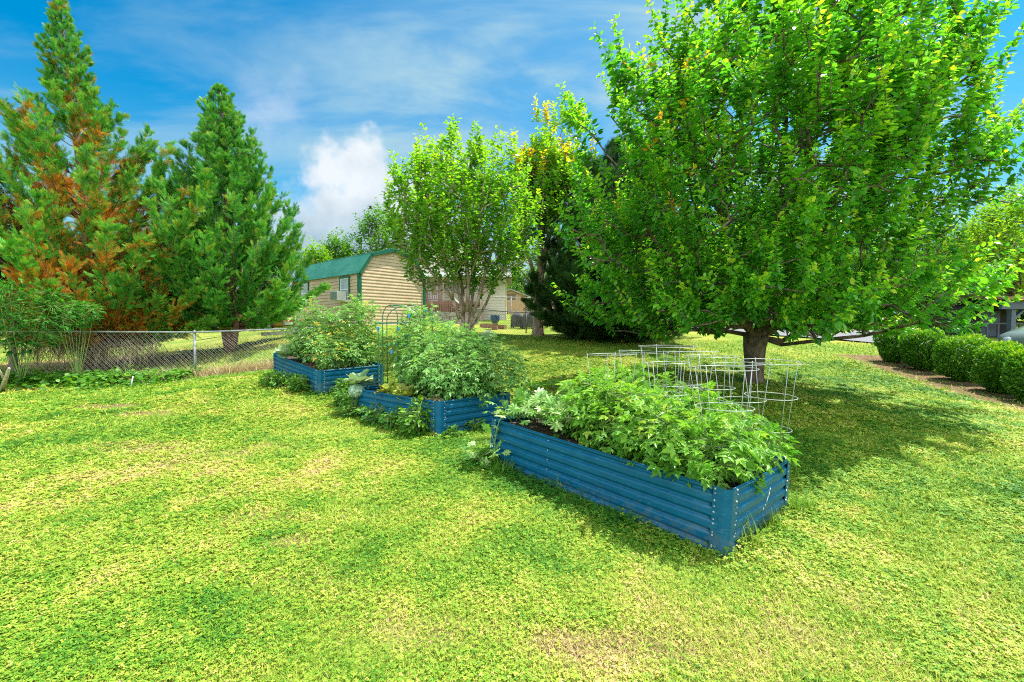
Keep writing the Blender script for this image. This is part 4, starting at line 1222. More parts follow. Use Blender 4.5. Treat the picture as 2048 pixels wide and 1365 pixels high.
def rosette(name, label, cat, base, n, size, mat, seed, head=0, hpos=None, lie=.5, tone=.5, ztilt=1.0, group=None, headmat=None):
    rng = np.random.default_rng(seed); base = np.asarray(base, float)
    root = thing(name, label, cat, base, group)
    a = np.arange(n) * 2.4 + rng.normal(0, .2, n); e = np.linspace(lie, 1.3, n) * ztilt + rng.normal(0, .1, n)
    D = np.stack([np.cos(a) * np.cos(e), np.sin(a) * np.cos(e), np.sin(e)], 1); Nn = np.stack([-np.cos(a) * np.sin(e), -np.sin(a) * np.sin(e), np.cos(e)], 1)
    g = Geo(); g.scatter(T_CUP, base + D * .02, D, Nn, size * rng.uniform(.75, 1.2, n), np.clip(tone + rng.normal(0, .2, n), 0, 1)); g.build('leaves', mat, root, smooth=True)
    if head:
        g = Geo(); m1_, m2_ = 14, 20; V = []
        for i in range(m1_ + 1):
            th = PI * i / m1_
            for j in range(m2_):
                ph = 2 * PI * j / m2_; q = head * (1 + .05 * math.sin(5 * ph + 3 * th) + .03 * math.sin(9 * th + 4 * ph))
                V.append(np.asarray(hpos) + q * np.array([math.sin(th) * math.cos(ph), math.sin(th) * math.sin(ph), .86 * math.cos(th)]))
        f = [[i * m2_ + j, i * m2_ + (j + 1) % m2_, (i + 1) * m2_ + (j + 1) % m2_, (i + 1) * m2_ + j] for i in range(m1_) for j in range(m2_)]
        g.add(V, f, .5); g.build('head', headmat, root, smooth=True)


m_head = plain_mat('speckled_cabbage_head', (.05, .15, .06, 1), (.45, .58, .40, 1), 32, .5, bump=.8, bscale=30, lo=.35, hi=.72)
o2, ex2, ey2, ez2, L2, W2, H2 = BEDS['mid']
hp = o2 + ex2 * (L2 * .90) - ey2 * .05 + ez2 * (H2 - .03)
rosette('cabbage', 'pale cabbage head hanging over the far left corner of the middle bed', 'cabbage', hp + np.array([-.02, .12, .10]), 9, .26, m_cabbage, 701, .135, hp, lie=.1, tone=.75, ztilt=.7, headmat=m_head)
rosette('cabbage', 'loose pale blue-green cabbage behind the bushy plants, by the middle bed', 'cabbage', at(968, 676, 7.3) - (0, 0, .10), 9, .22, m_cabbage, 702, lie=.3, tone=.7)
for k, (s_, t) in enumerate(((.62, .10), (.50, .12), (.70, .30), (.40, .10), (.56, .26))):
    b = bp('mid', s_, t, .0)
    rosette('lettuce', ['frilly bronze lettuce nearest the hanging cabbage', 'frilly green-bronze lettuce halfway along the left rim of the middle bed', 'frilly lettuce at the foot of the trellis', 'frilly lettuce closest to the bare soil in the middle bed', 'second-row frilly lettuce behind the rim of the middle bed'][k], 'lettuce', b, 22, .20, m_lettuce, 720 + k, lie=.15, tone=.55 + .1 * (k % 2), group='lettuces in the middle bed')
# a small drift of fallen dry leaves on the soil at the near corner
g = Geo(); rng = np.random.default_rng(8); n_ = 60
P = bp('mid', .14, .12) + ex2 * rng.normal(0, .12, (n_, 1)) + ey2 * np.abs(rng.normal(0, .05, (n_, 1))) + np.array([0, 0, .02]) + rng.random((n_, 1)) * np.array([0, 0, .04])
g.scatter(T_LEAF2, P, rng.normal(0, 1, (n_, 3)), rng.normal(0, .5, (n_, 3)) + (0, 0, 1), rng.uniform(.05, .1, n_), rng.random(n_)); tag(g.build('dry_leaves', m_straw), kind='stuff')

# far bed
gF = 'bushy plants in the far bed'
for k, ((s_, t), hh, rr, n_, wh) in enumerate((((.52, .36), 1.20, .50, 900, 'rounded and tall, on the left'), ((.28, .86), 1.34, .55, 950, 'rounded and tallest, on the right'), ((.16, .24), .62, .38, 320, 'low and flecked yellow, at the near corner'), ((.13, .66), .62, .36, 260, 'low and dark, behind the near end panel'))):
    b = bp('far', s_, t)
    def colf(rng, P, col, k=k): return np.where(rng.random(len(col)) < (.10 if k == 2 else .02), rng.uniform(.92, 1, len(col)), col)
    bush('pepper_plant', 'bushy plant in the far bed, ' + wh, 'vegetable plant', b, b + (0, 0, hh * .52), (rr, rr, hh * .60), n_, .17, m_pepper, T_PEPPER, 650 + k, gF, droop=.8, stems=8, tone0=.05, colorfn=colf)
o3, ex3, ey3, ez3, L3, W3, H3 = BEDS['far']
rosette('cabbage', 'flat grey-green cabbage leaves lying over the far bed\'s left rim', 'cabbage', o3 + ex3 * (L3 * .72) + ey3 * .08 + ez3 * (H3 + .02), 12, .30, m_cabbage, 703, lie=.05, tone=.8, ztilt=.6)
rosette('chard', 'upright yellow-green leafy plant at the left end of the far bed', 'leafy vegetable', o3 + ex3 * (L3 * .70) + ey3 * .30 + ez3 * (H3 - .05), 9, .34, m_weed, 704, lie=.7, tone=.9)

# --- green arched trellis
m_green = plain_mat('green_coated_steel', (.01, .12, .055, 1), (.02, .17, .08, 1), 20, .45)
m_clip = plain_mat('blue_plastic', (.02, .24, .62), rough=.4)
Yt = 8.0
tb = np.array([at(800, 640, Yt)[0], Yt, g1(at(800, 640, Yt)[0], Yt)])
tr = thing('arched_trellis', 'green steel arched plant trellis with blue clips, standing by the middle bed', 'trellis', tb)
clips = []


def arch(xa, xb, ya, yb, ztop, zbot):
    th = np.linspace(0, PI, 22); w_ = (xb - xa) / 2
    mx_, my_ = (xa + xb) / 2, (ya + yb) / 2; rad = abs(w_)
    pts = [np.array([xa, ya, zbot])] + [np.array([mx_ - w_ * math.cos(t), my_ - (yb - ya) / 2 * math.cos(t), ztop - .24 + .24 * math.sin(t)]) for t in th] + [np.array([xb, yb, zbot])]
    g = Geo(); g.tube(np.array(pts), .008, 8); g.build('arch', m_green, tr, smooth=True)


zT = 1.5 + 42 * Yt / F
xA = [at(p_, 640, Yt)[0] for p_ in (757, 783, 798, 818, 843, 858)]
arch(xA[0], xA[2], Yt + .25, Yt - .1, zT + .02, .35); arch(xA[1], xA[4], Yt - .3, Yt - .1, zT - .02, .35); arch(xA[3], xA[5] + .02, Yt + .05, Yt + .25, zT - .03, .35)
for (a_, b_) in (((xA[0] + xA[2]) / 2, (xA[1] + xA[4]) / 2), ((xA[1] + xA[4]) / 2, (xA[3] + xA[5]) / 2)):
    g = Geo(); g.tube(np.array([[a_, Yt + .08, zT + .01], [(a_ + b_) / 2, Yt - .02, zT + .015], [b_, Yt - .1, zT - .02]]), .010, 8); g.build('ridge_bar', m_green, tr, smooth=True)
g = Geo(); g.tube(ringpts(((xA[0] + xA[3]) / 2, Yt - .02, at(800, 646, Yt)[2]), .30, 36, (.02, .05)), .008, 6, closed=True); g.build('ring', m_green, tr, smooth=True)
g = Geo(); g.tube(ringpts(((xA[0] + xA[3]) / 2, Yt - .02, at(800, 690, Yt)[2]), .30, 36, (.02, -.03)), .005, 6, closed=True); g.build('ring', m_green, tr, smooth=True)
for (px, py, dy) in ((783, 705, -.3), (798, 660, -.1), (818, 633, .0), (818, 675, .0), (852, 621, .2)):
    q = at(px, py, Yt + dy); g = Geo(); g.cbox(q, (.035, .03, .05)); g.cbox(q + (0, 0, .03), (.05, .02, .014)); g.build('clip', m_clip, tr)
q = at(756, 657, 8.3)
st = thing('garden_stake', 'thin green garden stake with a blue cap beside the far bed', 'stake', (q[0], q[1], g1(q[0], q[1])))
g = Geo(); g.tube(np.array([[q[0], q[1], g1(q[0], q[1]) - .1], [q[0], q[1], q[2]]]), .008, 8); g.build('rod', m_green, st)
g = Geo(); g.tube(np.array([q - (0, 0, .05), q + (0, 0, .01)]), .018, 10); g.cbox(q + (0, 0, .02), (.05, .03, .02)); g.build('cap', m_clip, st)

# --- squash plants on the lawn
T_BROAD = (np.array([(0, 0, 0), (.12, .34, .04), (.45, .5, .03), (.8, .32, -.03), (1, 0, -.12), (.8, -.32, -.03), (.45, -.5, .03), (.12, -.34, .04), (.45, 0, -.04)]), [[0, 8, 1], [1, 8, 2], [2, 8, 3], [3, 8, 4], [4, 8, 5], [5, 8, 6], [6, 8, 7], [7, 8, 0]])


def squash(px, py, lab, seed, n, h, rr, size, cat='squash plant', name='squash_plant', mat=None, tmpl=None, group=None, flower=0):
    rng = np.random.default_rng(seed); b = hit(px, py)
    root = thing(name, lab, cat, b, group); g = Geo(); P = []; Dd = []
    for k in range(n):
        a = k * 2.4 + rng.normal(0, .3); e = rng.uniform(.5, 1.25); L = h * rng.uniform(.6, 1.15)
        tip = b + np.array([math.cos(a) * math.cos(e) * rr / h * L * 1.6, math.sin(a) * math.cos(e) * rr / h * L * 1.6, math.sin(e) * L])
        q = np.linspace(0, 1, 6)[:, None]; mid = (b + tip) / 2 + (0, 0, .12 * L)
        g.tube(b * (1 - q) ** 2 + 2 * mid * q * (1 - q) + tip * q * q, np.linspace(.006, .003, 6), 5)
        P.append(tip); Dd.append((math.cos(a), math.sin(a), -.25))
    g.build('stem', m_stem, root, smooth=True)
    P = np.array(P); gl = Geo(); gl.scatter(tmpl or T_BROAD, P, np.array(Dd) + rng.normal(0, .2, P.shape), np.array([0, 0, 1.]) + rng.normal(0, .35, P.shape), size * rng.uniform(.6, 1.2, n), np.clip(.42 + rng.normal(0, .18, n), 0, 1)); gl.build('leaves', mat or m_weed, root)


squash(1068, 792, 'leafy squash plant on the lawn touching the middle bed', 801, 16, .30, .16, .16, group='squash plants on the lawn')
squash(1112, 782, 'leafy squash plant on the lawn, farther from the beds', 802, 14, .34, .16, .15, group='squash plants on the lawn')


# --- weeds
def weed_patch(label, px, py, r, n, size, seed, h=.18, tmpl=T_LEAF, tone0=0.0, group='clumps of weeds by the beds', sx=1.0, mat=None):
    rng = np.random.default_rng(seed); b = hit(px, py)
    bush('weed_clump', label, 'weeds', b, b + (0, 0, h * .45), (r * sx, r, h * .7), n, size, mat or m_weed, tmpl, seed, group, droop=.4, stems=8, tone0=tone0, shell=.2)


weed_patch('leafy weed clump with yellowish tips at the near corner of the middle bed', 842, 868, .31, 620, .085, 821, .42, tone0=.16)
weed_patch('small weed clump against the end panel of the middle bed', 905, 876, .10, 60, .07, 822, .14, tone0=.1)
weed_patch('weed clump at the right end of the middle bed\'s end panel', 952, 862, .14, 70, .07, 827, .16)
for k, (px, py, w_, lb) in enumerate(((715, 830, .28, 'dark weed clump under the far left corner of the middle bed'), (760, 845, .28, 'dark weed clump along the left side of the middle bed'), (800, 858, .24, 'dark weed clump halfway to the near corner of the middle bed'), (690, 812, .22, 'weed clump in the gap between the middle and far beds'), (560, 772, .30, 'weed clump at the far left corner of the far bed'), (600, 782, .22, 'weed clump along the left side of the far bed'),
                                     (690, 790, .20, 'weed clump under the end panel of the far bed'), (975, 925, .18, 'weed clump at the left corner of the nearest bed'))):
    weed_patch(lb, px, py, w_ * 1.15, 420, .075, 830 + k, .28 if px < 960 else .13, tone0=-.05 if k < 4 else .02)


def grass_tuft(label, px, py, n, L, r, seed, tone=(.1, .6)):
    rng = np.random.default_rng(seed); b = hit(px, py)
    a = rng.uniform(0, 2 * PI, n); q = rng.random(n) ** .5 * r
    P = b + np.stack([np.cos(a) * q, np.sin(a) * q, np.zeros(n)], 1); a2 = rng.uniform(0, 2 * PI, n); LL = L * rng.uniform(.5, 1.2, n); le = rng.uniform(.2, .9, n)
    g = Geo(); k = 6
    for i in range(n):
        t = np.linspace(0, 1, k); d = np.array([math.cos(a2[i]), math.sin(a2[i]), 0]); s_ = np.array([-d[1], d[0], 0]) * .0028
        c = P[i] + d[None] * (LL[i] * le[i] * t ** 1.6)[:, None] + np.stack([t * 0, t * 0, LL[i] * (t - .62 * le[i] * t ** 2.4)], 1)
        wv = (1 - t ** 2)[:, None] + .08
        g.add(np.concatenate([c + s_ * wv, c - s_ * wv]), [[j, j + 1, k + j + 1, k + j] for j in range(k - 1)], rng.uniform(*tone))
    o = g.build('grass_tuft', m_grass, loc=b); tag(o, label, 'grass tuft', 'long grass tufts at the foot of the nearest bed')


grass_tuft('long arching grass tuft at the near right corner of the nearest bed', 1500, 1095, 60, .30, .10, 851, (.15, .8))
grass_tuft('dense grass tuft under the end panel of the nearest bed', 1585, 1020, 260, .17, .16, 852, (.05, .5))
grass_tuft('thin grass tuft in the middle of the long left side of the nearest bed', 1130, 985, 40, .22, .09, 853, (.1, .5))
grass_tuft('fine grass tuft by the seam of the nearest bed', 1165, 1000, 30, .17, .10, 854, (.1, .5))
grass_tuft('grass tuft under the melon vine at the left corner of the nearest bed', 1010, 945, 130, .18, .16, 855, (.0, .4))
grass_tuft('grass tuft where the end panel of the nearest bed meets the lawn', 1540, 1060, 90, .18, .12, 856, (.1, .7))

# ------------------------------------------------------------------ wire fence on the left
m_galv = plain_mat('galvanised_pipe', (.17, .19, .195, 1), (.33, .35, .35, 1), 9, .45, metal=.4)
m_rust = plain_mat('weathered_fence_wire', (.22, .22, .20, 1), (.42, .42, .40, 1), 3, .5, metal=.3)


def chain_fence(label, line, hgt, post_at, mats, pitch=.075, wr=.0016, name='wire_fence', rail_r=.021, post_r=.028, group=None, mesh=True, topz=None):
    line = np.array(line, float); n = 60
    q = np.linspace(0, len(line) - 1, n); xy = np.stack([np.interp(q, np.arange(len(line)), line[:, i]) for i in range(2)], 1)
    z0 = gz(xy[:, 0], xy[:, 1]); z1 = z0 + hgt
    if topz is not None: z1 = np.interp(q, np.arange(len(line)), topz)
    seg = np.r_[0, np.cumsum(np.linalg.norm(np.diff(xy, axis=0), axis=1))]; Lf = seg[-1]
    root = thing(name, label, 'fence', (xy[n // 2, 0], xy[n // 2, 1], z0[n // 2]), group)

    def pos(u):
        return np.array([np.interp(u, seg, xy[:, 0]), np.interp(u, seg, xy[:, 1])]), np.interp(u, seg, z0), np.interp(u, seg, z1)
    g = Geo(); g.tube(np.c_[xy, z1], rail_r, 8); g.build('top_rail', mats[0], root, smooth=True)
    for u in post_at:
        (x, y), a, b = pos(u * Lf); g = Geo()
        g.tube(np.array([[x, y, a - .2], [x, y, b + .01]]), post_r, 10)
        g.tube(np.array([[x, y, b - .03], [x, y, b + .03], [x, y, b + .05]]), [post_r * 1.3, post_r * 1.3, .006], 10)
        g.build('post', mats[1], root, smooth=True)
    if mesh:
        A = []; B = []; nw = int((Lf + hgt) / pitch)
        for sg in (1, -1):
            for k in range(nw):
                u0 = k * pitch - (hgt if sg > 0 else 0)
                us = np.linspace(0, 1, 7); pts = []
                for f in us:
                    u = u0 + f * hgt if sg > 0 else u0 + (1 - f) * hgt - hgt * 0
                    if u < 0 or u > Lf: pts.append(None); continue
                    (x, y), a, b = pos(u); pts.append(np.array([x, y + .012 * sg * (-1) ** k, a + .02 + f * (b - a - .02)]))
                for i in range(6):
                    if pts[i] is not None and pts[i + 1] is not None: A.append(pts[i]); B.append(pts[i + 1])
        g = Geo(); g.segs(A, B, wr, wr, 4); g.build('wire_mesh', mats[2], root)
    return root


def gpt(px, Y): return [(px - 1024) / F * Y * 1.0, Y]


fl_ = [gpt(-60, 10.9), gpt(145, 11.0), gpt(397, 11.2), gpt(590, 11.5), gpt(660, 11.7)]
ftz = [1.5 - 9.5 * 10.9 / F, 1.5 - 9 * 11 / F, 1.5 - 10 * 11.2 / F, 1.5 - 2.5 * 11.5 / F, 1.5 - 1 * 11.7 / F]
chain_fence('galvanised chain link fence under the conifers, its lower edge lost in dry grass', fl_, 1.1, [.04, .62, .99], (m_galv, m_galv, m_rust), topz=ftz, pitch=.072)

# dry grass, seed stalks and low weeds along the fence
def fence_growth():
    rng = np.random.default_rng(61); g = Geo(); n = 5200
    u = rng.random(n) ** .8; x = -9.2 + u * 4.6; fy = np.interp(x, [-14, -7.7, -5.2, -4.6], [10.9, 11.1, 11.45, 11.6]); y = fy + rng.normal(-.1, .24, n)
    k = ~in_bed(x, y, .02); x, y = x[k], y[k]; n = len(x)
    a = rng.uniform(0, 6.28, n); L = rng.uniform(.10, .42, n) * (.5 + fbm(x, y, .5, 70)); up = rng.uniform(.5, 2.2, n)
    D = np.stack([np.cos(a), np.sin(a), up], 1); Nn = np.stack([-np.cos(a) * up, -np.sin(a) * up, np.ones(n)], 1)
    g.scatter(T_BLADE, np.stack([x, y, gz(x, y) - .01], 1), D, Nn, np.stack([L, np.full(n, .009), L], 1), np.clip(rng.normal(.55, .25, n), 0, 1))
    # litter of straw under the conifers
    n = 2600; x = -12.5 + rng.normal(0, 2.3, n); y = 14.4 + rng.normal(0, .8, n); a = rng.uniform(0, 6.28, n)
    g.scatter(T_BLADE, np.stack([x, y, gz(x, y) + rng.uniform(.005, .04, n)], 1), np.stack([np.cos(a), np.sin(a), rng.normal(.05, .12, n)], 1), np.tile((0, 0, 1.), (n, 1)), np.stack([rng.uniform(.1, .25, n), np.full(n, .012), np.full(n, .1)], 1), rng.random(n))
    tag(g.build('dry_grass', m_straw), kind='stuff')
    # low broad-leaved weeds in front of the fence
    g = Geo(); n = 2600; x = rng.uniform(-13.4, -7.6, n); fy = 10.9; y = fy - np.abs(rng.normal(0, .5, n)) * np.interp(x, [-13.4, -10, -7.6], [1.5, 1.1, .5]) + rng.normal(.1, .15, n)
    a = rng.uniform(0, 6.28, n); z = gz(x, y) + rng.random(n) * .24 * np.clip((y - 8.9) / 1.5, .15, 1)
    g.scatter(T_BROAD, np.stack([x, y, z], 1), np.stack([np.cos(a), np.sin(a), rng.normal(.05, .3, n)], 1), np.stack([rng.normal(0, .4, n), rng.normal(-.2, .4, n), np.ones(n)], 1), rng.uniform(.05, .13, n), np.clip(rng.normal(.36, .16, n), 0, .95))
    n = 2200; x = rng.uniform(-8.6, -5.2, n); fy = np.interp(x, [-8.6, -5.2], [10.4, 10.6]); y = fy + rng.normal(-.1, .2, n); k = ~in_bed(x, y, .05); x, y = x[k], y[k]; n = len(x); a = rng.uniform(0, 6.28, n)
    g.scatter(T_LEAF2, np.stack([x, y, gz(x, y) + rng.random(n) * .08], 1), np.stack([np.cos(a), np.sin(a), rng.normal(.1, .3, n)], 1), np.stack([rng.normal(0, .4, n), rng.normal(-.2, .4, n), np.ones(n)], 1), rng.uniform(.03, .07, n), np.clip(rng.normal(.6, .16, n), 0, .95))
    tag(g.build('weeds', m_weed), kind='stuff')
    # long dry blades of a grass clump hanging behind the fence
    g = Geo(); n = 900; x = rng.uniform(-13.6, -9.9, n); y = 12.6 + rng.normal(0, .25, n); a = rng.uniform(0, 6.28, n); up = rng.uniform(-.9, .2, n); L = rng.uniform(.3, .8, n)
    D = np.stack([np.cos(a) * .5, np.sin(a) * .5, up - .4], 1)
    g.scatter(T_BLADE, np.stack([x, y, gz(x, y) + .55 + .35 * rng.random(n)], 1), D, np.stack([np.cos(a), np.sin(a), np.ones(n) * .3], 1), np.stack([L, np.full(n, .016), L], 1), rng.random(n) * .8)
    tag(g.build('dead_stalks', m_straw), kind='stuff')


fence_growth()
squash(255, 765, 'bright leafy weed sapling standing against the wire fence under the browning conifer', 861, 26, .42, .30, .13, cat='weed', name='tall_weed', tmpl=T_LEAF)
squash(330, 752, 'low pale weed in the dry grass left of the fence post', 862, 18, .22, .22, .08, cat='weed', name='tall_weed', tmpl=T_LEAF)
# creeper smothering the left end of the fence
def creeper(label, px, py, Y, r, n, seed, size=.12):
    c = at(px, py, Y); b = np.array([c[0], c[1], g1(c[0], c[1])])
    bush('creeper_shrub', label, 'shrub', b, c, r, n, size, m_creep, T_LEAF2, seed, 'creeper-covered shrubs over the wire fence', droop=.5, stems=12, shell=.5)


m_creep = leaf_mat('creeper_leaves', [(0, (.010, .09, .012)), (.4, (.035, .22, .02)), (.75, (.10, .36, .03)), (1, (.22, .44, .04))], trans=.4, rough=.5, spec=.2)
creeper('dark green creeper-covered shrub over the left end of the wire fence', 40, 632, 10.3, (1.35, .7, .85), 1900, 871)
creeper('creeper with bright heart-shaped leaves over the fence rail, under the browning conifer', 150, 628, 10.6, (.65, .4, .36), 520, 872, .11)
# leaning bare stick and a white peg by the fence
m_stick = plain_mat('bleached_wood', (.30, .24, .18, 1), (.50, .42, .33, 1), 20, .9)
b = hit(0, 782); g = Geo(); e = at(18, 737, 9.1); g.tube(np.array([b - (0, 0, .1), (b + e) / 2 + (.02, 0, 0), e]), [.045, .038, .022], 8); g.tube(np.array([(b + e) / 2, at(-8, 728, 9.2)]), [.025, .012], 6)
tag(g.build('dead_branch', m_stick, smooth=True), 'bleached forked dead branch leaning at the left edge of the lawn', 'branch')
b = hit(262, 775); g = Geo(); g.tube(np.array([b - (0, 0, .05), b + (.02, 0, .12), b + (.05, 0, .24)]), [.015, .014, .010], 6)
tag(g.build('white_peg', plain_mat('white_paint', (.7, .7, .68), rough=.5), smooth=True), 'short white peg leaning in the weeds before the wire fence', 'peg')

# ------------------------------------------------------------------ tan shed with green barn roof
m_tan = plain_mat('tan_lap_siding', (.58, .42, .27, 1), (.66, .49, .33, 1), 2.0, .55, stretch=(1, 1, 3))
m_gtrim = plain_mat('green_trim_paint', (.005, .10, .055, 1), (.008, .13, .07, 1), 8, .45)
m_groof = plain_mat('green_metal_roof', (.045, .22, .15, 1), (.07, .27, .19, 1), 1.5, .35, metal=.15)
m_white = plain_mat('white_painted_trim', (.70, .70, .68, 1), (.78, .78, .76, 1), 5, .5)
m_glass = plain_mat('window_glass', (.30, .36, .40, 1), (.45, .50, .54, 1), 2, .12, spec=.8)
m_plastic = plain_mat('off_white_plastic', (.62, .63, .60), rough=.5)
m_grille = plain_mat('grey_grille', (.16, .20, .18, 1), (.24, .28, .26, 1), 60, .6, stretch=(1, 1, 6))
C0 = np.array([-5.78, 17.3, 1.56]); u_ = np.array([.651, .759, 0]); u_ /= np.linalg.norm(u_); v_ = np.array([-u_[1], u_[0], 0]); zv = np.array([0, 0, 1.])
SW, SL = 3.05, 5.5; hE = 2.05; kx, kz = .45, 2.73; pz = 3.03
shed = thing('garden_shed', 'tan lap-sided garden shed with a green metal barn-shaped roof', 'shed', C0 + u_ * SW / 2 + v_ * SL / 2)
gam = [(0, hE), (kx, kz), (SW / 2, pz), (SW - kx, kz), (SW, hE)]


def gxw(h):
    if h <= hE: return 0.0
    if h <= kz: return kx * (h - hE) / (kz - hE)
    return kx + (SW / 2 - kx) * (h - kz) / (pz - kz)


def gable(sgn, off, name):
    g = Geo(); lap = .126; h = .02; nout = -v_ * sgn
    while h < pz - .01:
        h2 = min(h + lap, pz - .001); a0 = gxw(h); a1 = gxw(h2); o = C0 + v_ * off
        # one course of siding: face leans out towards its lower edge, with a small return beneath
        p = [o + u_ * a0 + zv * h + nout * .026, o + u_ * (SW - a0) + zv * h + nout * .026, o + u_ * (SW - a1) + zv * h2 + nout * .004, o + u_ * a1 + zv * h2 + nout * .004]
        m1_ = [p[0] * .72 + p[3] * .28 + nout * .004, p[1] * .72 + p[2] * .28 + nout * .004]
        q = [o + u_ * a0 + zv * (h + .001), o + u_ * (SW - a0) + zv * (h + .001)]
        g.add([p[0], p[1], m1_[1], m1_[0]], [[0, 1, 2, 3]]); g.add([m1_[0], m1_[1], p[2], p[3]], [[0, 1, 2, 3]]); g.add([q[0], q[1], p[1], p[0]], [[0, 1, 2, 3]])
        h += lap
    g.build(name, m_tan, shed)


gable(1, 0, 'end_wall'); gable(-1, SL, 'end_wall')


def sidewall(off, nout):
    g = Geo(); lap = .126; h = .02
    while h < hE - .01:
        h2 = min(h + lap, hE); o = C0 + u_ * off
        p = [o + zv * h + nout * .026, o + v_ * SL + zv * h + nout * .026, o + v_ * SL + zv * h2 + nout * .004, o + zv * h2 + nout * .004]
        q = [o + zv * h, o + v_ * SL + zv * h]
        g.add(p, [[0, 1, 2, 3]]); g.add([q[0], q[1], p[1], p[0]], [[0, 1, 2, 3]]); h += lap
    g.build('side_wall', m_tan, shed)


sidewall(0, -u_); sidewall(SW, u_)
# roof: four sheets with raised ribs
g = Geo(); ov = .10
for i in range(4):
    (x0, z0), (x1, z1) = gam[i], gam[i + 1]
    if i == 0: x0 -= .07; z0 -= .09
    if i == 3: x1 += .07; z1 -= .09
    a = C0 + u_ * x0 + zv * z0 - v_ * ov; b = C0 + u_ * x1 + zv * z1 - v_ * ov; nn = nrm(np.cross(v_, b - a)); nn = nn * (1 if nn[2] > 0 else -1)
    g.box(a + nn * .012, b - a, v_ * (SL + 2 * ov), nn * .02)
    k = 0.0
    while k < SL + 2 * ov - .03:
        g.box(a + nn * .032 + v_ * (k + .02) + (b - a) * .004, (b - a) * .992, v_ * .03, nn * .016); k += .19
roof = g.build('roof', m_groof, shed)
g = Geo(); g.box(C0 + u_ * (SW / 2 - .11) + zv * (pz + .035) - v_ * ov, u_ * .22, v_ * (SL + 2 * ov), zv * .035); g.build('ridge_cap', m_groof, roof)
for off, sg in ((-ov - .015, 1), (SL + ov - .015, 1)):
    g = Geo()
    for i in range(4):
        (x0, z0), (x1, z1) = gam[i], gam[i + 1]
        if i == 0: x0 -= .07; z0 -= .09
        if i == 3: x1 += .07; z1 -= .09
        a = C0 + u_ * x0 + zv * (z0 + .055) + v_ * off; b = C0 + u_ * x1 + zv * (z1 + .055) + v_ * off; d = nrm(b - a); nn = np.cross(d, v_); nn = nn * (-1 if nn[2] > 0 else 1)
        g.box(a - d * .01, b - a + d * .02, v_ * .03, nn * .11)
    g.build('gable_trim', m_gtrim, roof)
for (a, b) in ((0, 0), (SW, 0), (0, SL), (SW, SL)):
    g = Geo(); g.cbox(C0 + u_ * a + v_ * b + zv * (hE / 2 - .01), (.12, .12, hE + .02), math.atan2(u_[1], u_[0])); g.build('corner_trim', m_gtrim, shed)


def window(s0, s1, z0, z1):
    o = C0 - u_ * .03; g = Geo()
    w_ = .075
    for (a, b, c, d) in ((s0, s0 + w_, z0, z1), (s1 - w_, s1, z0, z1), (s0 + w_, s1 - w_, z1 - w_, z1)):
        g.box(o + v_ * a + zv * c, v_ * (b - a), -u_ * .03, zv * (d - c))
    f = g.build('window', m_gtrim, shed)
    g = Geo(); a, b = s0 + w_, s1 - w_; t = .035
    for (p0, p1, c, d) in ((a, a + t, z0, z1 - w_), (b - t, b, z0, z1 - w_), (a + t, b - t, z0, z0 + t), (a + t, b - t, z1 - w_ - t, z1 - w_), (a + t, b - t, (z0 + z1 - w_) / 2 - .02, (z0 + z1 - w_) / 2 + .02)):
        g.box(o - u_ * .004 + v_ * p0 + zv * c, v_ * (p1 - p0), -u_ * .02, zv * (d - c))
    g.build('sash', m_white, f)
    g = Geo(); g.box(o + v_ * (a + t) + zv * (z0 + t), v_ * (b - a - 2 * t), -u_ * .006, zv * (z1 - z0 - w_ - 2 * t)); g.build('pane', m_glass, f)
    g = Geo(); g.box(o + v_ * (s0 - .02) + zv * (z0 - .05), v_ * (s1 - s0 + .04), -u_ * .06, zv * .05); g.build('sill', m_white, f)


window(.64, 1.40, .98, 1.93); window(4.02, 4.82, .98, 1.93)
ac = C0 - u_ * .06 + v_ * .86 + zv * .98
at_root = thing('air_conditioner', 'off-white window air conditioner in the shed window', 'air conditioner', ac + v_ * .3)
g = Geo(); g.box(ac, v_ * .52, -u_ * .38, zv * .36); g.build('body', m_plastic, at_root)
g = Geo(); g.box(ac + v_ * .02 - u_ * .38 + zv * .03, v_ * .48, -u_ * .012, zv * .30)
g.box(ac + v_ * .52 - u_ * .30 + zv * .05, v_ * .012, u_ * .2, zv * .26); g.build('grille', m_grille, at_root)
g = Geo(); g.box(C0 + v_ * .1 + u_ * .1 + zv * -.12, u_ * (SW - .2), v_ * (SL - .2), zv * .13); g.build('skid_base', plain_mat('dark_timber', (.03, .025, .02), rough=.9), shed)
g = Geo(); q = C0 - u_ * .05 + v_ * 2.9 + zv * .42; g.tube(np.array([q, q - u_ * .06 - zv * .02, q - u_ * .09 - zv * .08]), [.04, .04, .03], 8); g.build('vent_hood', m_white, shed, smooth=True)
# pale concrete edging by the shed
g = Geo(); a = at(522, 664, 15.6); b = at(612, 658, 16.0)
g.box(a - (0, 0, .14), b - a, np.array([.05, .2, 0]), (0, 0, .12)); tag(g.build('concrete_kerb', plain_mat('pale_concrete', (.45, .45, .42, 1), (.58, .58, .54, 1), 12, .9)), kind='structure')

# ------------------------------------------------------------------ clipped bushes on the right
m_box = leaf_mat('clipped_bush_leaves', [(0, (.025, .11, .012)), (.35, (.055, .21, .014)), (.65, (.18, .40, .018)), (.85, (.40, .54, .025)), (1, (.50, .58, .03))], trans=.35, rough=.4, spec=.45)


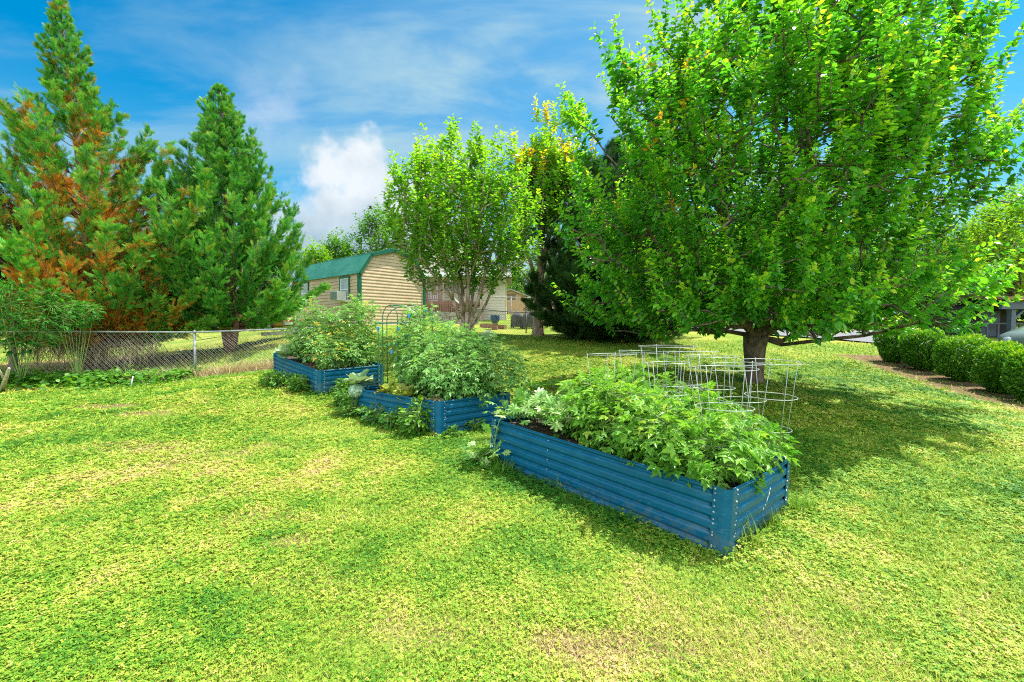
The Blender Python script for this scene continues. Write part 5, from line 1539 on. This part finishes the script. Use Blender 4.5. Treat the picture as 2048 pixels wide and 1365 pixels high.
def hedge_bush(x, y, w_, d_, h, seed, label):
    rng = np.random.default_rng(seed); z0 = g1(x, y); n = 7000
    root = thing('clipped_bush', label, 'bush', (x, y, z0), 'row of clipped bushes by the road')
    v = rng.normal(0, 1, (n, 3)); v /= (np.abs(v) ** 3.6).sum(1, keepdims=True) ** (1 / 3.6)
    v[:, 2] = np.abs(v[:, 2]) * 2 - 1 if False else v[:, 2]
    q = np.where(rng.random(n) < .8, rng.uniform(.88, 1.04, n), rng.uniform(.5, .9, n))[:, None]
    P = v * q * (np.array([w_, d_, h]) / 2)
    tap = 1 - .34 * np.clip(-P[:, 2] / (h / 2), 0, 1) ** 1.5; P[:, :2] *= tap[:, None]
    bump = 1 + .11 * np.sin(P[:, 0] * 8 + seed) * np.cos(P[:, 1] * 8 + P[:, 2] * 7); P *= bump[:, None]
    P += np.array([x, y, z0 + h / 2 + .04])
    out = nrm(v); D = out * .6 + rng.normal(0, .5, (n, 3)) + (0, 0, .35); Nn = out + rng.normal(0, .6, (n, 3))
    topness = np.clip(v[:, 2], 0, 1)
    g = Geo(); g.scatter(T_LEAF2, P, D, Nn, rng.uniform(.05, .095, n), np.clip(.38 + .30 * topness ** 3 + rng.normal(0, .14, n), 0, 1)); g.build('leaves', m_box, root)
    g = Geo()
    for k in range(12):
        a = rng.uniform(0, 6.28); e = np.array([x + math.cos(a) * w_ * .33, y + math.sin(a) * d_ * .33, z0 + h * rng.uniform(.5, .85)]); b = np.array([x + math.cos(a) * .08, y + math.sin(a) * .08, z0 - .05])
        g.tube(np.array([b, (b + e) / 2 + rng.normal(0, .04, 3), e]), [.02, .014, .006], 5)
    g.build('stem', m_bark, root)


for k, (px, py, Y, w_, h, lb) in enumerate(((1791, 726, 13.0, .90, 1.0, 'clipped bush at the far end of the row, by the road'), (1846, 738, 12.1, .94, 1.0, 'second clipped bush from the far end of the row'), (1926, 757, 11.0, 1.16, 1.0, 'widest clipped bush, in the middle of the row'), (2006, 783, 9.9, .98, .98, 'fourth clipped bush from the far end of the row'), (2075, 805, 9.0, 1.0, .98, 'nearest clipped bush of the row, cut off by the edge'))):
    q = at(px, py, Y); hedge_bush(q[0], q[1], w_ * .9, .68, h, 900 + k, lb)

# ------------------------------------------------------------------ road across the back right
m_road = plain_mat('asphalt', (.12, .12, .125, 1), (.18, .18, .185, 1), 40, .9, bump=.3)


def strip(name, mat, pts, w_, lift, kind='structure', n=60):
    pts = np.array(pts, float); q = np.linspace(0, len(pts) - 1, n); c = np.stack([np.interp(q, np.arange(len(pts)), pts[:, i]) for i in range(2)], 1)
    for _ in range(4): c[1:-1] = (c[:-2] + 2 * c[1:-1] + c[2:]) / 4
    t = nrm(np.gradient(c, axis=0)); s_ = np.stack([-t[:, 1], t[:, 0]], 1); V = []
    m_ = 7
    for k in range(n):
        for f in np.linspace(-.5, .5, m_):
            p = c[k] + s_[k] * f * w_; V.append((p[0], p[1], g1(p[0], p[1]) + lift))
    g = Geo(); g.add(V, [[k * m_ + i, k * m_ + i + 1, (k + 1) * m_ + i + 1, (k + 1) * m_ + i] for k in range(n - 1) for i in range(m_ - 1)])
    return tag(g.build(name, mat, smooth=True), kind=kind)


strip('road', m_road, [(2.5, 26.5), (9, 22.4), (14, 19), (17, 15.2), (18, 9), (18, 0)], 4.0, .05)
strip('driveway', m_road, [(13.5, 16.5), (16, 19), (20, 24)], 3.2, .058)

# carport on slate-blue posts
m_slate = plain_mat('slate_blue_paint', (.035, .055, .085, 1), (.06, .085, .12, 1), 6, .5)
m_redroof = plain_mat('dull_red_roof_sheet', (.22, .06, .05, 1), (.32, .11, .09, 1), 5, .5)
m_darkb = plain_mat('dark_brown_boards', (.012, .010, .010, 1), (.03, .024, .022, 1), 8, .8, stretch=(8, 8, 1))
Yc = 20.0
q = at(2002, 668, Yc); cz0 = g1(q[0], q[1])
cp = thing('carport', 'open carport with a low red roof on slate-blue posts', 'carport', (q[0] + 3, Yc + 2, cz0))
g = Geo(); zt = at(2000, 606, Yc)[2]
g.box((q[0] - .3, Yc - .4, zt + .12), (7.5, 0, -.05), (0, 5.0, .55), (0, 0, .10)); g.build('roof', m_redroof, cp)
g = Geo(); g.box((q[0] - .1, Yc - .1, zt - .28), (7, 0, 0), (0, .14, 0), (0, 0, .36)); g.build('beam', m_slate, cp)
for (dx, dy) in ((.45, 0), (3.6, 0), (6.6, 0), (.45, 4.2), (3.6, 4.2), (6.6, 4.2)):
    x, y = q[0] + dx, Yc + dy; zg = g1(x, y); g = Geo(); g.box((x, y + .01, zg - .1), (.2, 0, 0), (0, .2, 0), (0, 0, zt - .28 - zg + .1 + (.36 if dy else 0))); g.build('post', m_slate, cp)
    if dy == 0:
        g = Geo(); g.box((x + .2, y + .05, zt - .75), (.5, 0, .46), (0, .1, 0), (0, 0, .12)); g.build('brace', m_slate, cp)
# low dark board shed behind it and a railing
x0 = at(1935, 640, 21.5)[0]; zg = g1(x0, 21.5)
sh2 = thing('dark_lean_to', 'low dark brown timber lean-to beside the carport', 'shed', (x0 + 1, 22.5, zg))
g = Geo(); g.box((x0, 21.5, zg - .2), (2.2, 0, 0), (0, 2, 0), (0, 0, 1.5)); g.build('wall', m_darkb, sh2)
g = Geo(); V = [(x0 - .15, 21.3, zg + 1.3), (x0 + 1.1, 21.3, zg + 1.75), (x0 + 2.35, 21.3, zg + 1.3), (x0 - .15, 23.7, zg + 1.3), (x0 + 1.1, 23.7, zg + 1.75), (x0 + 2.35, 23.7, zg + 1.3)]
V2 = [(a, b, c + .07) for a, b, c in V]
g.add(V + V2, [[0, 1, 4, 3], [1, 2, 5, 4], [6, 9, 10, 7], [7, 10, 11, 8], [0, 6, 7, 1], [1, 7, 8, 2], [3, 4, 10, 9], [4, 5, 11, 10], [0, 3, 9, 6], [2, 8, 11, 5]]); g.add([V[0], V[2], V[1]], [[0, 1, 2]]); g.build('roof', m_darkb, sh2)
g = Geo(); g.box((x0 + .6, 21.46, zg), (.9, 0, 0), (0, .04, 0), (0, 0, 1.2)); g.build('door', m_slate, sh2)
rl = thing('railing', 'low slate-blue railing in front of the dark lean-to', 'railing', (x0 + .6, 20.9, zg))
for k in range(5):
    x = x0 - .2 + k * .5; g = Geo(); g.box((x, 20.9, g1(x, 20.9) - .1), (.06, 0, 0), (0, .06, 0), (0, 0, .75)); g.build('post', m_slate, rl)
g = Geo(); g.box((x0 - .25, 20.89, zg + .58), (2.2, 0, 0), (0, .08, 0), (0, 0, .06)); g.build('rail', m_slate, rl)

# ------------------------------------------------------------------ cars
def car(name, label, loc, rz, paint, paint2, scale=1.0, seed=0):
    root = thing(name, label, 'car', loc); ca, sa = math.cos(rz), math.sin(rz); L0 = np.asarray(loc, float)
    T = lambda p: L0 + np.array([p[0] * ca - p[1] * sa, p[0] * sa + p[1] * ca, p[2]]) * scale
    # stations along the length: x, half width, sill height, belt height, roof half width, roof height
    st = [(-2.15, .62, .42, .62, .60, .64), (-2.05, .80, .30, .80, .74, .84), (-1.6, .86, .26, .90, .78, .95), (-1.1, .88, .24, .93, .72, 1.12), (-.55, .89, .24, .94, .62, 1.42), (.1, .89, .24, .94, .62, 1.47), (.6, .89, .24, .93, .62, 1.40), (1.05, .88, .24, .91, .74, 1.02), (1.6, .86, .26, .84, .80, .90), (2.0, .78, .30, .74, .72, .78), (2.15, .60, .42, .60, .56, .62)]
    V = []; k = 10
    for (x, hw, zs, zb, rw, zr) in st:
        prof = [(0, zs), (hw * .9, zs), (hw, zs + .14), (hw * 1.02, (zs + zb) / 2 + .06), (hw * .97, zb), (rw, zb + (zr - zb) * .9), (rw * .8, zr), (0, zr + .02)]
        for a, b in prof: V.append(T((x, a, b)))
        for a, b in prof[-2:0:-1]: V.append(T((x, -a, b)))
    m_ = 14; f = [[i * m_ + j, i * m_ + (j + 1) % m_, (i + 1) * m_ + (j + 1) % m_, (i + 1) * m_ + j] for i in range(len(st) - 1) for j in range(m_)]
    mats = [0] * len(f); g = Geo()
    for fc, idx in zip(f, range(len(f))):
        pass
    lower = [fc for n_, fc in enumerate(f) if (n_ % m_) in (0, 1, 2, 10, 11, 12, 13)]; upper = [fc for n_, fc in enumerate(f) if (n_ % m_) not in (0, 1, 2, 10, 11, 12, 13)]
    g.V.append(np.array(V)); g.n = len(V)
    for fs, mi in ((lower, 1), (upper, 0)):
        g.L.append(np.concatenate([np.array(q_) for q_ in fs])); g.S.append(np.full(len(fs), 4)); g.R.append(np.full(len(fs), .5)); g.M.append(np.full(len(fs), mi))
    g.L.append(np.arange(m_)[::-1].copy()); g.L.append(np.arange(m_) + (len(st) - 1) * m_); g.S.append(np.array([m_, m_])); g.R.append(np.array([.5, .5])); g.M.append(np.array([0, 0]))
    body = g.build('body', [paint, paint2], root, smooth=True)
    for sg in (1, -1):
        for (xa, xb, ta, tb) in ((-1.0, -.06, -.55, -.06), (.0, .95, .0, .55)):
            g = Geo(); y0, y1 = .885, .655
            g.add([T((xa, sg * y0, .97)), T((xb, sg * y0, .97)), T((tb, sg * y1, 1.39)), T((ta, sg * y1, 1.39))], [[0, 1, 2, 3] if sg < 0 else [3, 2, 1, 0]]); g.build('window', m_carglass, root)
    for (a, b) in ((-1.12, -.58), (1.07, .63)):
        g = Geo(); g.add([T((a, -.66, .99 if a > 0 else 1.02)), T((a, .66, .99 if a > 0 else 1.02)), T((b, .56, 1.42)), T((b, -.56, 1.42))], [[0, 1, 2, 3]]); g.build('windscreen', m_carglass, root)
    for x in (-1.32, 1.32):
        for sg in (1, -1):
            th = np.linspace(0, 2 * PI, 28, endpoint=False)
            c = np.array([x, sg * .80, .33]); pts = np.array([T(c + np.array([math.cos(a) * .25, 0, math.sin(a) * .25])) for a in th])
            g = Geo(); g.tube(pts, .085 * scale, 8, closed=True); wh = g.build('wheel', m_tyre, root, smooth=True)
            g = Geo(); V = [T(c + np.array([math.cos(a) * .19, sg * .05, math.sin(a) * .19])) for a in th] + [T(c + (0, sg * .07, 0))]
            g.add(V, [[i, (i + 1) % 28, 28] for i in range(28)]); g.build('rim', m_galv, wh)
            ar = np.linspace(-.1, PI + .1, 18); g = Geo(); g.tube(np.array([T((x + math.cos(a) * .40, sg * (.895), .34 + math.sin(a) * .40)) for a in ar]), .035 * scale, 6); g.build('wheel_arch', paint, root, smooth=True)
    for sg in (1, -1):
        g = Geo(); g.tube(np.array([T((-2.08, sg * .55, .66)), T((-2.14, sg * .55, .66)), T((-2.16, sg * .55, .66))]), [.11, .10, .02], 12); g.build('headlight', m_glass, root, smooth=True)
        g = Geo(); g.box(T((2.10, sg * .55 - .1, .58)), T((2.15, sg * .55 - .1, .58)) - T((2.10, sg * .55 - .1, .58)), T((2.10, sg * .55 + .1, .58)) - T((2.10, sg * .55 - .1, .58)), np.array([0, 0, .1])); g.build('tail_light', m_redroof, root)
    for x in (-2.16, 2.16):
        g = Geo(); g.box(T((x - .05, -.78, .36)), T((x + .05, -.78, .36)) - T((x - .05, -.78, .36)), T((x - .05, .78, .36)) - T((x - .05, -.78, .36)), np.array([0, 0, .16])); g.build('bumper', m_galv, root)


m_tyre = plain_mat('black_rubber', (.02, .02, .02), rough=.85)
m_carglass = plain_mat('dark_car_glass', (.03, .04, .045), rough=.08, spec=.8)
m_redpaint = plain_mat('faded_red_paint', (.22, .03, .035, 1), (.30, .06, .05, 1), 2, .35)
m_rustpaint = plain_mat('rusted_orange_paint', (.32, .15, .05, 1), (.46, .26, .09, 1), 3, .6)
m_grnpaint = plain_mat('grey_green_paint', (.10, .13, .11, 1), (.13, .16, .14, 1), 2, .25, coat=.5)
q = at(505, 655, 23.0); car('parked_car', 'old faded red car with rusty orange lower sides, half hidden behind the green conifer', (q[0], q[1], g1(q[0], q[1])), 3.05, m_redpaint, m_rustpaint)
q = at(2120, 700, 13.5); car('parked_car', 'grey-green car behind the clipped bushes, only its rounded front wing showing', (q[0] + .95, q[1] + .3, g1(q[0], q[1])), .25, m_grnpaint, m_grnpaint)

# ------------------------------------------------------------------ house, yard and fences beyond
m_cream = plain_mat('cream_lap_siding', (.56, .50, .42, 1), (.62, .56, .48, 1), 2, .6, stretch=(.4, .4, 14))
m_roofgrey = plain_mat('grey_shingles', (.20, .19, .18, 1), (.34, .33, .31, 1), 10, .9, stretch=(1, 1, 4), bump=.4)
m_deck = plain_mat('red_brown_deck_timber', (.16, .075, .05, 1), (.25, .13, .09, 1), 4, .8, stretch=(8, 8, 1))
m_rail = plain_mat('weathered_rail_timber', (.30, .22, .16, 1), (.42, .33, .25, 1), 5, .85, stretch=(4, 4, 1))
m_lattice = plain_mat('pale_blue_grey_boards', (.34, .39, .43, 1), (.44, .49, .53, 1), 5, .7)
m_board = plain_mat('tan_fence_boards', (.36, .22, .12, 1), (.50, .33, .19, 1), 3, .85, stretch=(6, 6, .6))


def P3(px, py, Y): return at(px, py, Y)


def lap_face(g, a, b, h, lap=.18, nout=(0, -1, 0)):
    a = np.asarray(a, float); b = np.asarray(b, float); nout = np.asarray(nout, float); z = 0.0
    while z < h - .01:
        z2 = min(z + lap, h)
        p = [a + (0, 0, z) + nout * .03, b + (0, 0, z) + nout * .03, b + (0, 0, z2) + nout * .004, a + (0, 0, z2) + nout * .004]
        g.add(p, [[0, 1, 2, 3]]); g.add([a + (0, 0, z), b + (0, 0, z), p[1], p[0]], [[0, 1, 2, 3]]); z += lap


Yh = 28.0
hs = thing('house', 'cream-sided house with a white-trimmed porch gable, behind the tan shed', 'house', (-3.2, Yh + 4, g1(-3.2, Yh + 4)))
zf = P3(870, 603, Yh)[2]; ze = P3(870, 546, Yh)[2]; xl, xr = P3(800, 600, Yh)[0], P3(1010, 600, Yh)[0]; zb = g1(-3.5, Yh) - .3
g = Geo(); lap_face(g, (xl, Yh + 1.6, zb), (xr, Yh + 1.6, zb), ze - zb); lap_face(g, (xr, Yh + 1.6, zb), (xr, Yh + 9, zb), ze - zb, nout=(1, 0, 0)); lap_face(g, (xl, Yh + 9, zb), (xl, Yh + 1.6, zb), ze - zb, nout=(-1, 0, 0)); wall = g.build('wall', m_cream, hs)
g = Geo(); pk = ze + 1.9; y0, y1 = Yh - .1, Yh + 9.3; xm = (xl + xr) / 2
g.add([(xl - .4, y0, ze - .05), (xm, y0, pk), (xm, y1, pk), (xl - .4, y1, ze - .05), (xl - .4, y0, ze + .08), (xm, y0, pk + .13), (xm, y1, pk + .13), (xl - .4, y1, ze + .08)], [[0, 1, 2, 3], [4, 7, 6, 5], [0, 4, 5, 1], [0, 3, 7, 4], [2, 6, 7, 3]])
g.add([(xr + .4, y0, ze - .05), (xm, y0, pk), (xm, y1, pk), (xr + .4, y1, ze - .05), (xr + .4, y0, ze + .08), (xm, y0, pk + .13), (xm, y1, pk + .13), (xr + .4, y1, ze + .08)], [[0, 3, 2, 1], [4, 5, 6, 7], [0, 1, 5, 4], [0, 4, 7, 3], [2, 3, 7, 6]]); g.build('roof', m_roofgrey, hs)
g = Geo(); g.add([(xl - .2, Yh, ze), (xr + .2, Yh, ze), (xm, Yh, pk - .02)], [[0, 1, 2]]); g.build('gable_wall', m_cream, hs)
g = Geo(); g.box((xl - .4, Yh - .14, ze - .24), (xr - xl + .8, 0, 0), (0, .12, 0), (0, 0, .24)); g.build('fascia', m_white, hs)
for px in (848, 884, 960):
    x = P3(px, 600, Yh)[0]; g = Geo(); g.box((x, Yh + .02, zb), (.16, 0, 0), (0, .16, 0), (0, 0, ze - .24 - zb)); g.build('porch_post', m_rail, hs)
g = Geo(); g.box((xl, Yh - .1, zf - .2), (xr - xl - 1.6, 0, 0), (0, 1.7, 0), (0, 0, .2)); g.build('deck', m_deck, hs)
zr = P3(870, 581, Yh)[2]; xa, xb = xl, P3(884, 590, Yh)[0]
g = Geo(); g.box((xa, Yh - .06, zr - .07), (xb - xa, 0, 0), (0, .08, 0), (0, 0, .09)); g.box((xa, Yh - .05, zf + .06), (xb - xa, 0, 0), (0, .06, 0), (0, 0, .06)); k = xa
while k < xb: g.box((k, Yh - .045, zf + .12), (.045, 0, 0), (0, .045, 0), (0, 0, zr - zf - .19)); k += .14
g.build('railing', m_deck, hs)
k = xa; g = Geo()
while k < xb + 1.4: g.box((k, Yh - .12, zb), (.10, 0, 0), (0, .03, 0), (0, 0, zf - .2 - zb)); k += .13
g.build('deck_skirt', m_deck, hs)
# stair with sloping rails
s0 = P3(890, 583, Yh - .2); s1 = P3(928, 617, Yh - .6); g = Geo(); g.box(s0, s1 - s0, (0, .06, 0), (0, 0, .12)); g.build('stair_rail', m_white, hs)
s0b = s0 + np.array([.2, .1, -.9]); s1b = s1 + np.array([.2, .1, -.55]); g = Geo()
for i in range(6):
    p = s0b + (s1b - s0b) * i / 6; g.box(p, (.36, 0, 0), (0, .9, 0), (0, 0, .05)); g.box(p + (0, 0, -.2), (.03, 0, 0), (0, .9, 0), (0, 0, .2))
g.build('stair', m_rail, hs)
d0 = P3(859, 602, Yh + 1.55); d1 = P3(876, 554, Yh + 1.55)
g = Geo(); g.box((d0[0], Yh + 1.52, zf), (d1[0] - d0[0], 0, 0), (0, .05, 0), (0, 0, d1[2] - zf)); dr = g.build('door', m_white, hs)
g = Geo(); w0 = d1[0] - d0[0]; g.box((d0[0] + w0 * .25, Yh + 1.50, zf + .5), (w0 * .5, 0, 0), (0, .015, 0), (0, 0, d1[2] - zf - .8)); g.build('door_glass', plain_mat('warm_door_glass', (.35, .30, .14, 1), (.5, .45, .25, 1), 4, .2), dr)
for (pa, pb, ya, yb) in ((849, 857, 556, 586), (900, 912, 556, 582), (940, 955, 556, 584)):
    a = P3(pa, yb, Yh + 1.5); b = P3(pb, ya, Yh + 1.5); g = Geo(); g.box((a[0] - .08, Yh + 1.51, a[2] - .08), (b[0] - a[0] + .16, 0, 0), (0, .05, 0), (0, 0, b[2] - a[2] + .16)); wf = g.build('window', m_white, hs)
    g = Geo(); g.box((a[0], Yh + 1.495, a[2]), (b[0] - a[0], 0, 0), (0, .014, 0), (0, 0, b[2] - a[2])); g.build('pane', m_lattice, wf)

# low grey stone wall, brick edging, blue pot, covered grills
m_stone = plain_mat('grey_rubble_stone', (.16, .15, .15, 1), (.40, .38, .37, 1), 9, .95, bump=1.0, bscale=12)
m_brick = plain_mat('red_brown_bricks', (.22, .10, .07, 1), (.36, .20, .15, 1), 8, .9, bump=.5)


def rough_wall(name, label, cat, a, b, h, th, mat, seed):
    rng = np.random.default_rng(seed); a = np.array(a, float); b = np.array(b, float); d = nrm(b - a); L = np.linalg.norm(b - a); s_ = np.array([-d[1], d[0]])
    g = Geo(); row = 0; z = 0.0
    while z < h - .05:
        hh = min(rng.uniform(.16, .24), h - z); u = -rng.random() * .2
        while u < L:
            w_ = rng.uniform(.22, .5); c = a + d * (u + w_ / 2); z0 = g1(c[0], c[1])
            dd = rng.uniform(-.02, .02); lo = z0 + z - (.15 if z == 0 else 0)
            p = c + s_ * dd
            g.box((p[0] - d[0] * (w_ - .015) / 2, p[1] - d[1] * (w_ - .015) / 2, lo), (d[0] * (w_ - .015), d[1] * (w_ - .015), 0), (s_[0] * th, s_[1] * th, 0), (0, 0, z0 + z + hh - .012 - lo)); u += w_
        z += hh
    tag(g.build(name, mat), label, cat)


rough_wall('stone_wall', 'low grey rubble stone wall behind the many stemmed tree', 'wall', (P3(850, 640, 24)[0], 24.0), (P3(955, 640, 24)[0], 24.3), .62, .35, m_stone, 3)
rough_wall('brick_edging', 'low red-brown brick edging beside the blue pot', 'edging', (P3(962, 650, 22)[0], 22.4), (P3(1004, 648, 22)[0], 22.0), .22, .3, m_brick, 4)
q = hit(990, 645); zc = g1(q[0], q[1])
pot = thing('plant_pot', 'round glazed blue plant pot on the brick edging', 'pot', (q[0], 21.6, zc)); g = Geo(); x = P3(990, 640, 21.6)[0]; zc = P3(990, 647, 21.6)[2]
prof = [(.10, 0), (.16, .04), (.22, .15), (.23, .26), (.20, .34), (.24, .36), (.22, .38), (.18, .33)]; V = []
for r_, z_ in prof:
    for j in range(18): V.append((x + r_ * math.cos(j * PI / 9), 21.6 + r_ * math.sin(j * PI / 9), zc + z_))
g.add(V, [[i * 18 + j, i * 18 + (j + 1) % 18, (i + 1) * 18 + (j + 1) % 18, (i + 1) * 18 + j] for i in range(len(prof) - 1) for j in range(18)]); g.build('vessel', plain_mat('blue_glaze', (.01, .06, .20), rough=.2), pot, smooth=True)
g = Geo(); g.tube(np.array([[x, 21.6, zc - .35], [x, 21.6, zc + .02]]), [.16, .13], 10); g.build('stand', m_brick, pot)
m_cover = plain_mat('dark_grey_cover_cloth', (.05, .05, .055, 1), (.10, .10, .105, 1), 5, .8, bump=.6, bscale=6)


def grill(px, Y, w_, h, label, seed):
    rng = np.random.default_rng(seed); x = P3(px, 640, Y)[0]; z0 = g1(x, Y)
    root = thing('covered_grill', label, 'grill', (x, Y, z0), 'covered grills in the yard'); V = []; rings = [(1.0, .06), (1.02, .3), (.95, .62), (.97, .70), (.80, .84), (.55, .97), (.15, 1.02)]
    m_ = 22
    for r_, z_ in rings:
        for j in range(m_):
            a = j * 2 * PI / m_; fold = 1 + .05 * math.cos(7 * a + seed) * (1.1 - z_)
            cx_ = np.sign(math.cos(a)) * abs(math.cos(a)) ** .6; sy_ = np.sign(math.sin(a)) * abs(math.sin(a)) ** .6
            V.append((x + w_ / 2 * r_ * cx_ * fold, Y + w_ * .33 * r_ * sy_ * fold, z0 + h * z_))
    g = Geo(); g.add(V, [[i * m_ + j, i * m_ + (j + 1) % m_, (i + 1) * m_ + (j + 1) % m_, (i + 1) * m_ + j] for i in range(len(rings) - 1) for j in range(m_)] + [[(len(rings) - 1) * m_ + j for j in range(m_)]]); g.build('cover', m_cover, root, smooth=True)
    for sg in (-1, 1):
        g = Geo(); c = np.array([x + sg * w_ * .38, Y - w_ * .25, z0 + .08]); th = np.linspace(0, 2 * PI, 16, endpoint=False); g.tube(c + np.stack([np.cos(th) * .08, th * 0, np.sin(th) * .08], 1), .025, 6, closed=True); g.build('wheel', m_tyre, root)


grill(1034, 23, .62, .78, 'covered grill with a slanting lid, left of the slender trunk', 1); grill(1056, 22.6, .62, .80, 'covered grill next to the slender trunk', 2)

# tan board fence and outbuilding
x0, x1 = P3(962, 610, 36)[0], P3(1150, 610, 36)[0]; bf = thing('board_fence', 'tan vertical board fence across the far yard', 'fence', ((x0 + x1) / 2, 36, g1((x0 + x1) / 2, 36)))
g = Geo(); k = x0; rng = np.random.default_rng(5)
while k < x1:
    zt_ = P3(1000, 603 + rng.uniform(-1, 1), 36)[2]; zg = g1(k, 36) - .2; g.box((k, 36 + rng.uniform(-.01, .01), zg), (.13, 0, 0), (0, .02, 0), (0, 0, zt_ - zg)); k += .145
g.build('boards', m_board, bf)
for k in np.arange(x0, x1, 1.8):
    g = Geo(); zg = g1(k, 35.8) - .2; g.box((k, 35.84, zg), (.11, 0, 0), (0, .11, 0), (0, 0, P3(1000, 600, 36)[2] - zg)); g.build('post', m_rail, bf)
Yo = 46.0; ob_ = thing('outbuilding', 'small tan outbuilding with a low grey gable roof, beyond the board fence', 'outbuilding', (P3(1020, 600, Yo)[0], Yo + 3, g1(0, Yo)))
xa, xb = P3(986, 600, Yo)[0], P3(1056, 600, Yo)[0]; zg = g1((xa + xb) / 2, Yo) - .3; zE = P3(1000, 594, Yo)[2]; zP = P3(1020, 581, Yo)[2]; xm = (xa + xb) / 2
g = Geo(); lap_face(g, (xa, Yo, zg), (xb, Yo, zg), zE - zg, .25); lap_face(g, (xb, Yo, zg), (xb, Yo + 6, zg), zE - zg, .25, (1, 0, 0)); lap_face(g, (xa, Yo + 6, zg), (xa, Yo, zg), zE - zg, .25, (-1, 0, 0)); g.add([(xa, Yo, zE), (xb, Yo, zE), (xm, Yo, zP)], [[0, 1, 2]]); g.build('wall', m_board, ob_)
g = Geo()
for sg in (-1, 1):
    e = xa - .35 if sg < 0 else xb + .35; ze_ = zE - .15
    g.box((e, Yo - .35, ze_), (xm - e, 0, zP + .02 - ze_), (0, 6.7, 0), (0, 0, .12))
g.build('roof', m_roofgrey, ob_)
g = Geo(); g.box((xm - .5, Yo - .05, zE - .3), (1, 0, 0), (0, .04, 0), (0, 0, .6)); g.build('window', plain_mat('dark_shutter', (.14, .10, .08), rough=.8), ob_)

m_dkpost = plain_mat('dark_fence_posts', (.05, .06, .055, 1), (.09, .10, .095, 1), 8, .6)
m_dkwire = plain_mat('dull_fence_wire', (.16, .17, .16), rough=.6)
fx = [gpt(930, 19.0), gpt(1038, 20.0), gpt(1113, 21.0), gpt(1176, 21.8), gpt(1260, 22.6)]
chain_fence('low dark chain link fence at the top of the lawn, behind the slender forked tree', fx, .95, [0.02, .33, .40, .57, .76, .98], (m_dkpost, m_dkpost, m_dkwire), pitch=.11, wr=.003, post_r=.03, rail_r=.022)
fx = [gpt(985, 26), gpt(1090, 26.6), gpt(1180, 27.2), gpt(1300, 28)]
chain_fence('taller grey chain link fence farther back, in front of the tan boards', fx, 1.5, [.11, .36, .62, .82], (m_rust, m_rust, m_dkwire), pitch=.15, wr=.003, post_r=.03, rail_r=.018)

# a bird in the sky
c = at(741, 417, 26.0); bd = Geo()
V = []; m_ = 8
for k, (x, r_) in enumerate(((-.13, .005), (-.09, .02), (-.02, .035), (.06, .028), (.11, .022), (.15, .006))):
    for j in range(m_): V.append(c + np.array([x, r_ * math.cos(j * PI / 4), r_ * math.sin(j * PI / 4)]))
bd.add(V, [[i * m_ + j, i * m_ + (j + 1) % m_, (i + 1) * m_ + (j + 1) % m_, (i + 1) * m_ + j] for i in range(5) for j in range(m_)])
for sg in (1, -1):
    w_ = [c + np.array(q_) for q_ in ((.06, sg * .02, .02), (-.05, sg * .02, .015), (-.03, sg * .16, .09), (.05, sg * .15, .10), (-.05, sg * .30, .07), (-.02, sg * .29, .075))]
    bd.add(w_, [[0, 1, 2, 3], [3, 2, 4, 5]])
bd.add([c + np.array(q_) for q_ in ((-.12, .008, 0), (-.12, -.008, 0), (-.21, -.04, .005), (-.21, .04, .005))], [[0, 1, 2, 3]])
o = bd.build('bird', plain_mat('dark_feathers', (.03, .03, .035), rough=.8), smooth=True); tag(o, 'small dark bird flying with raised wings before the white cloud', 'bird')

# @@MORE
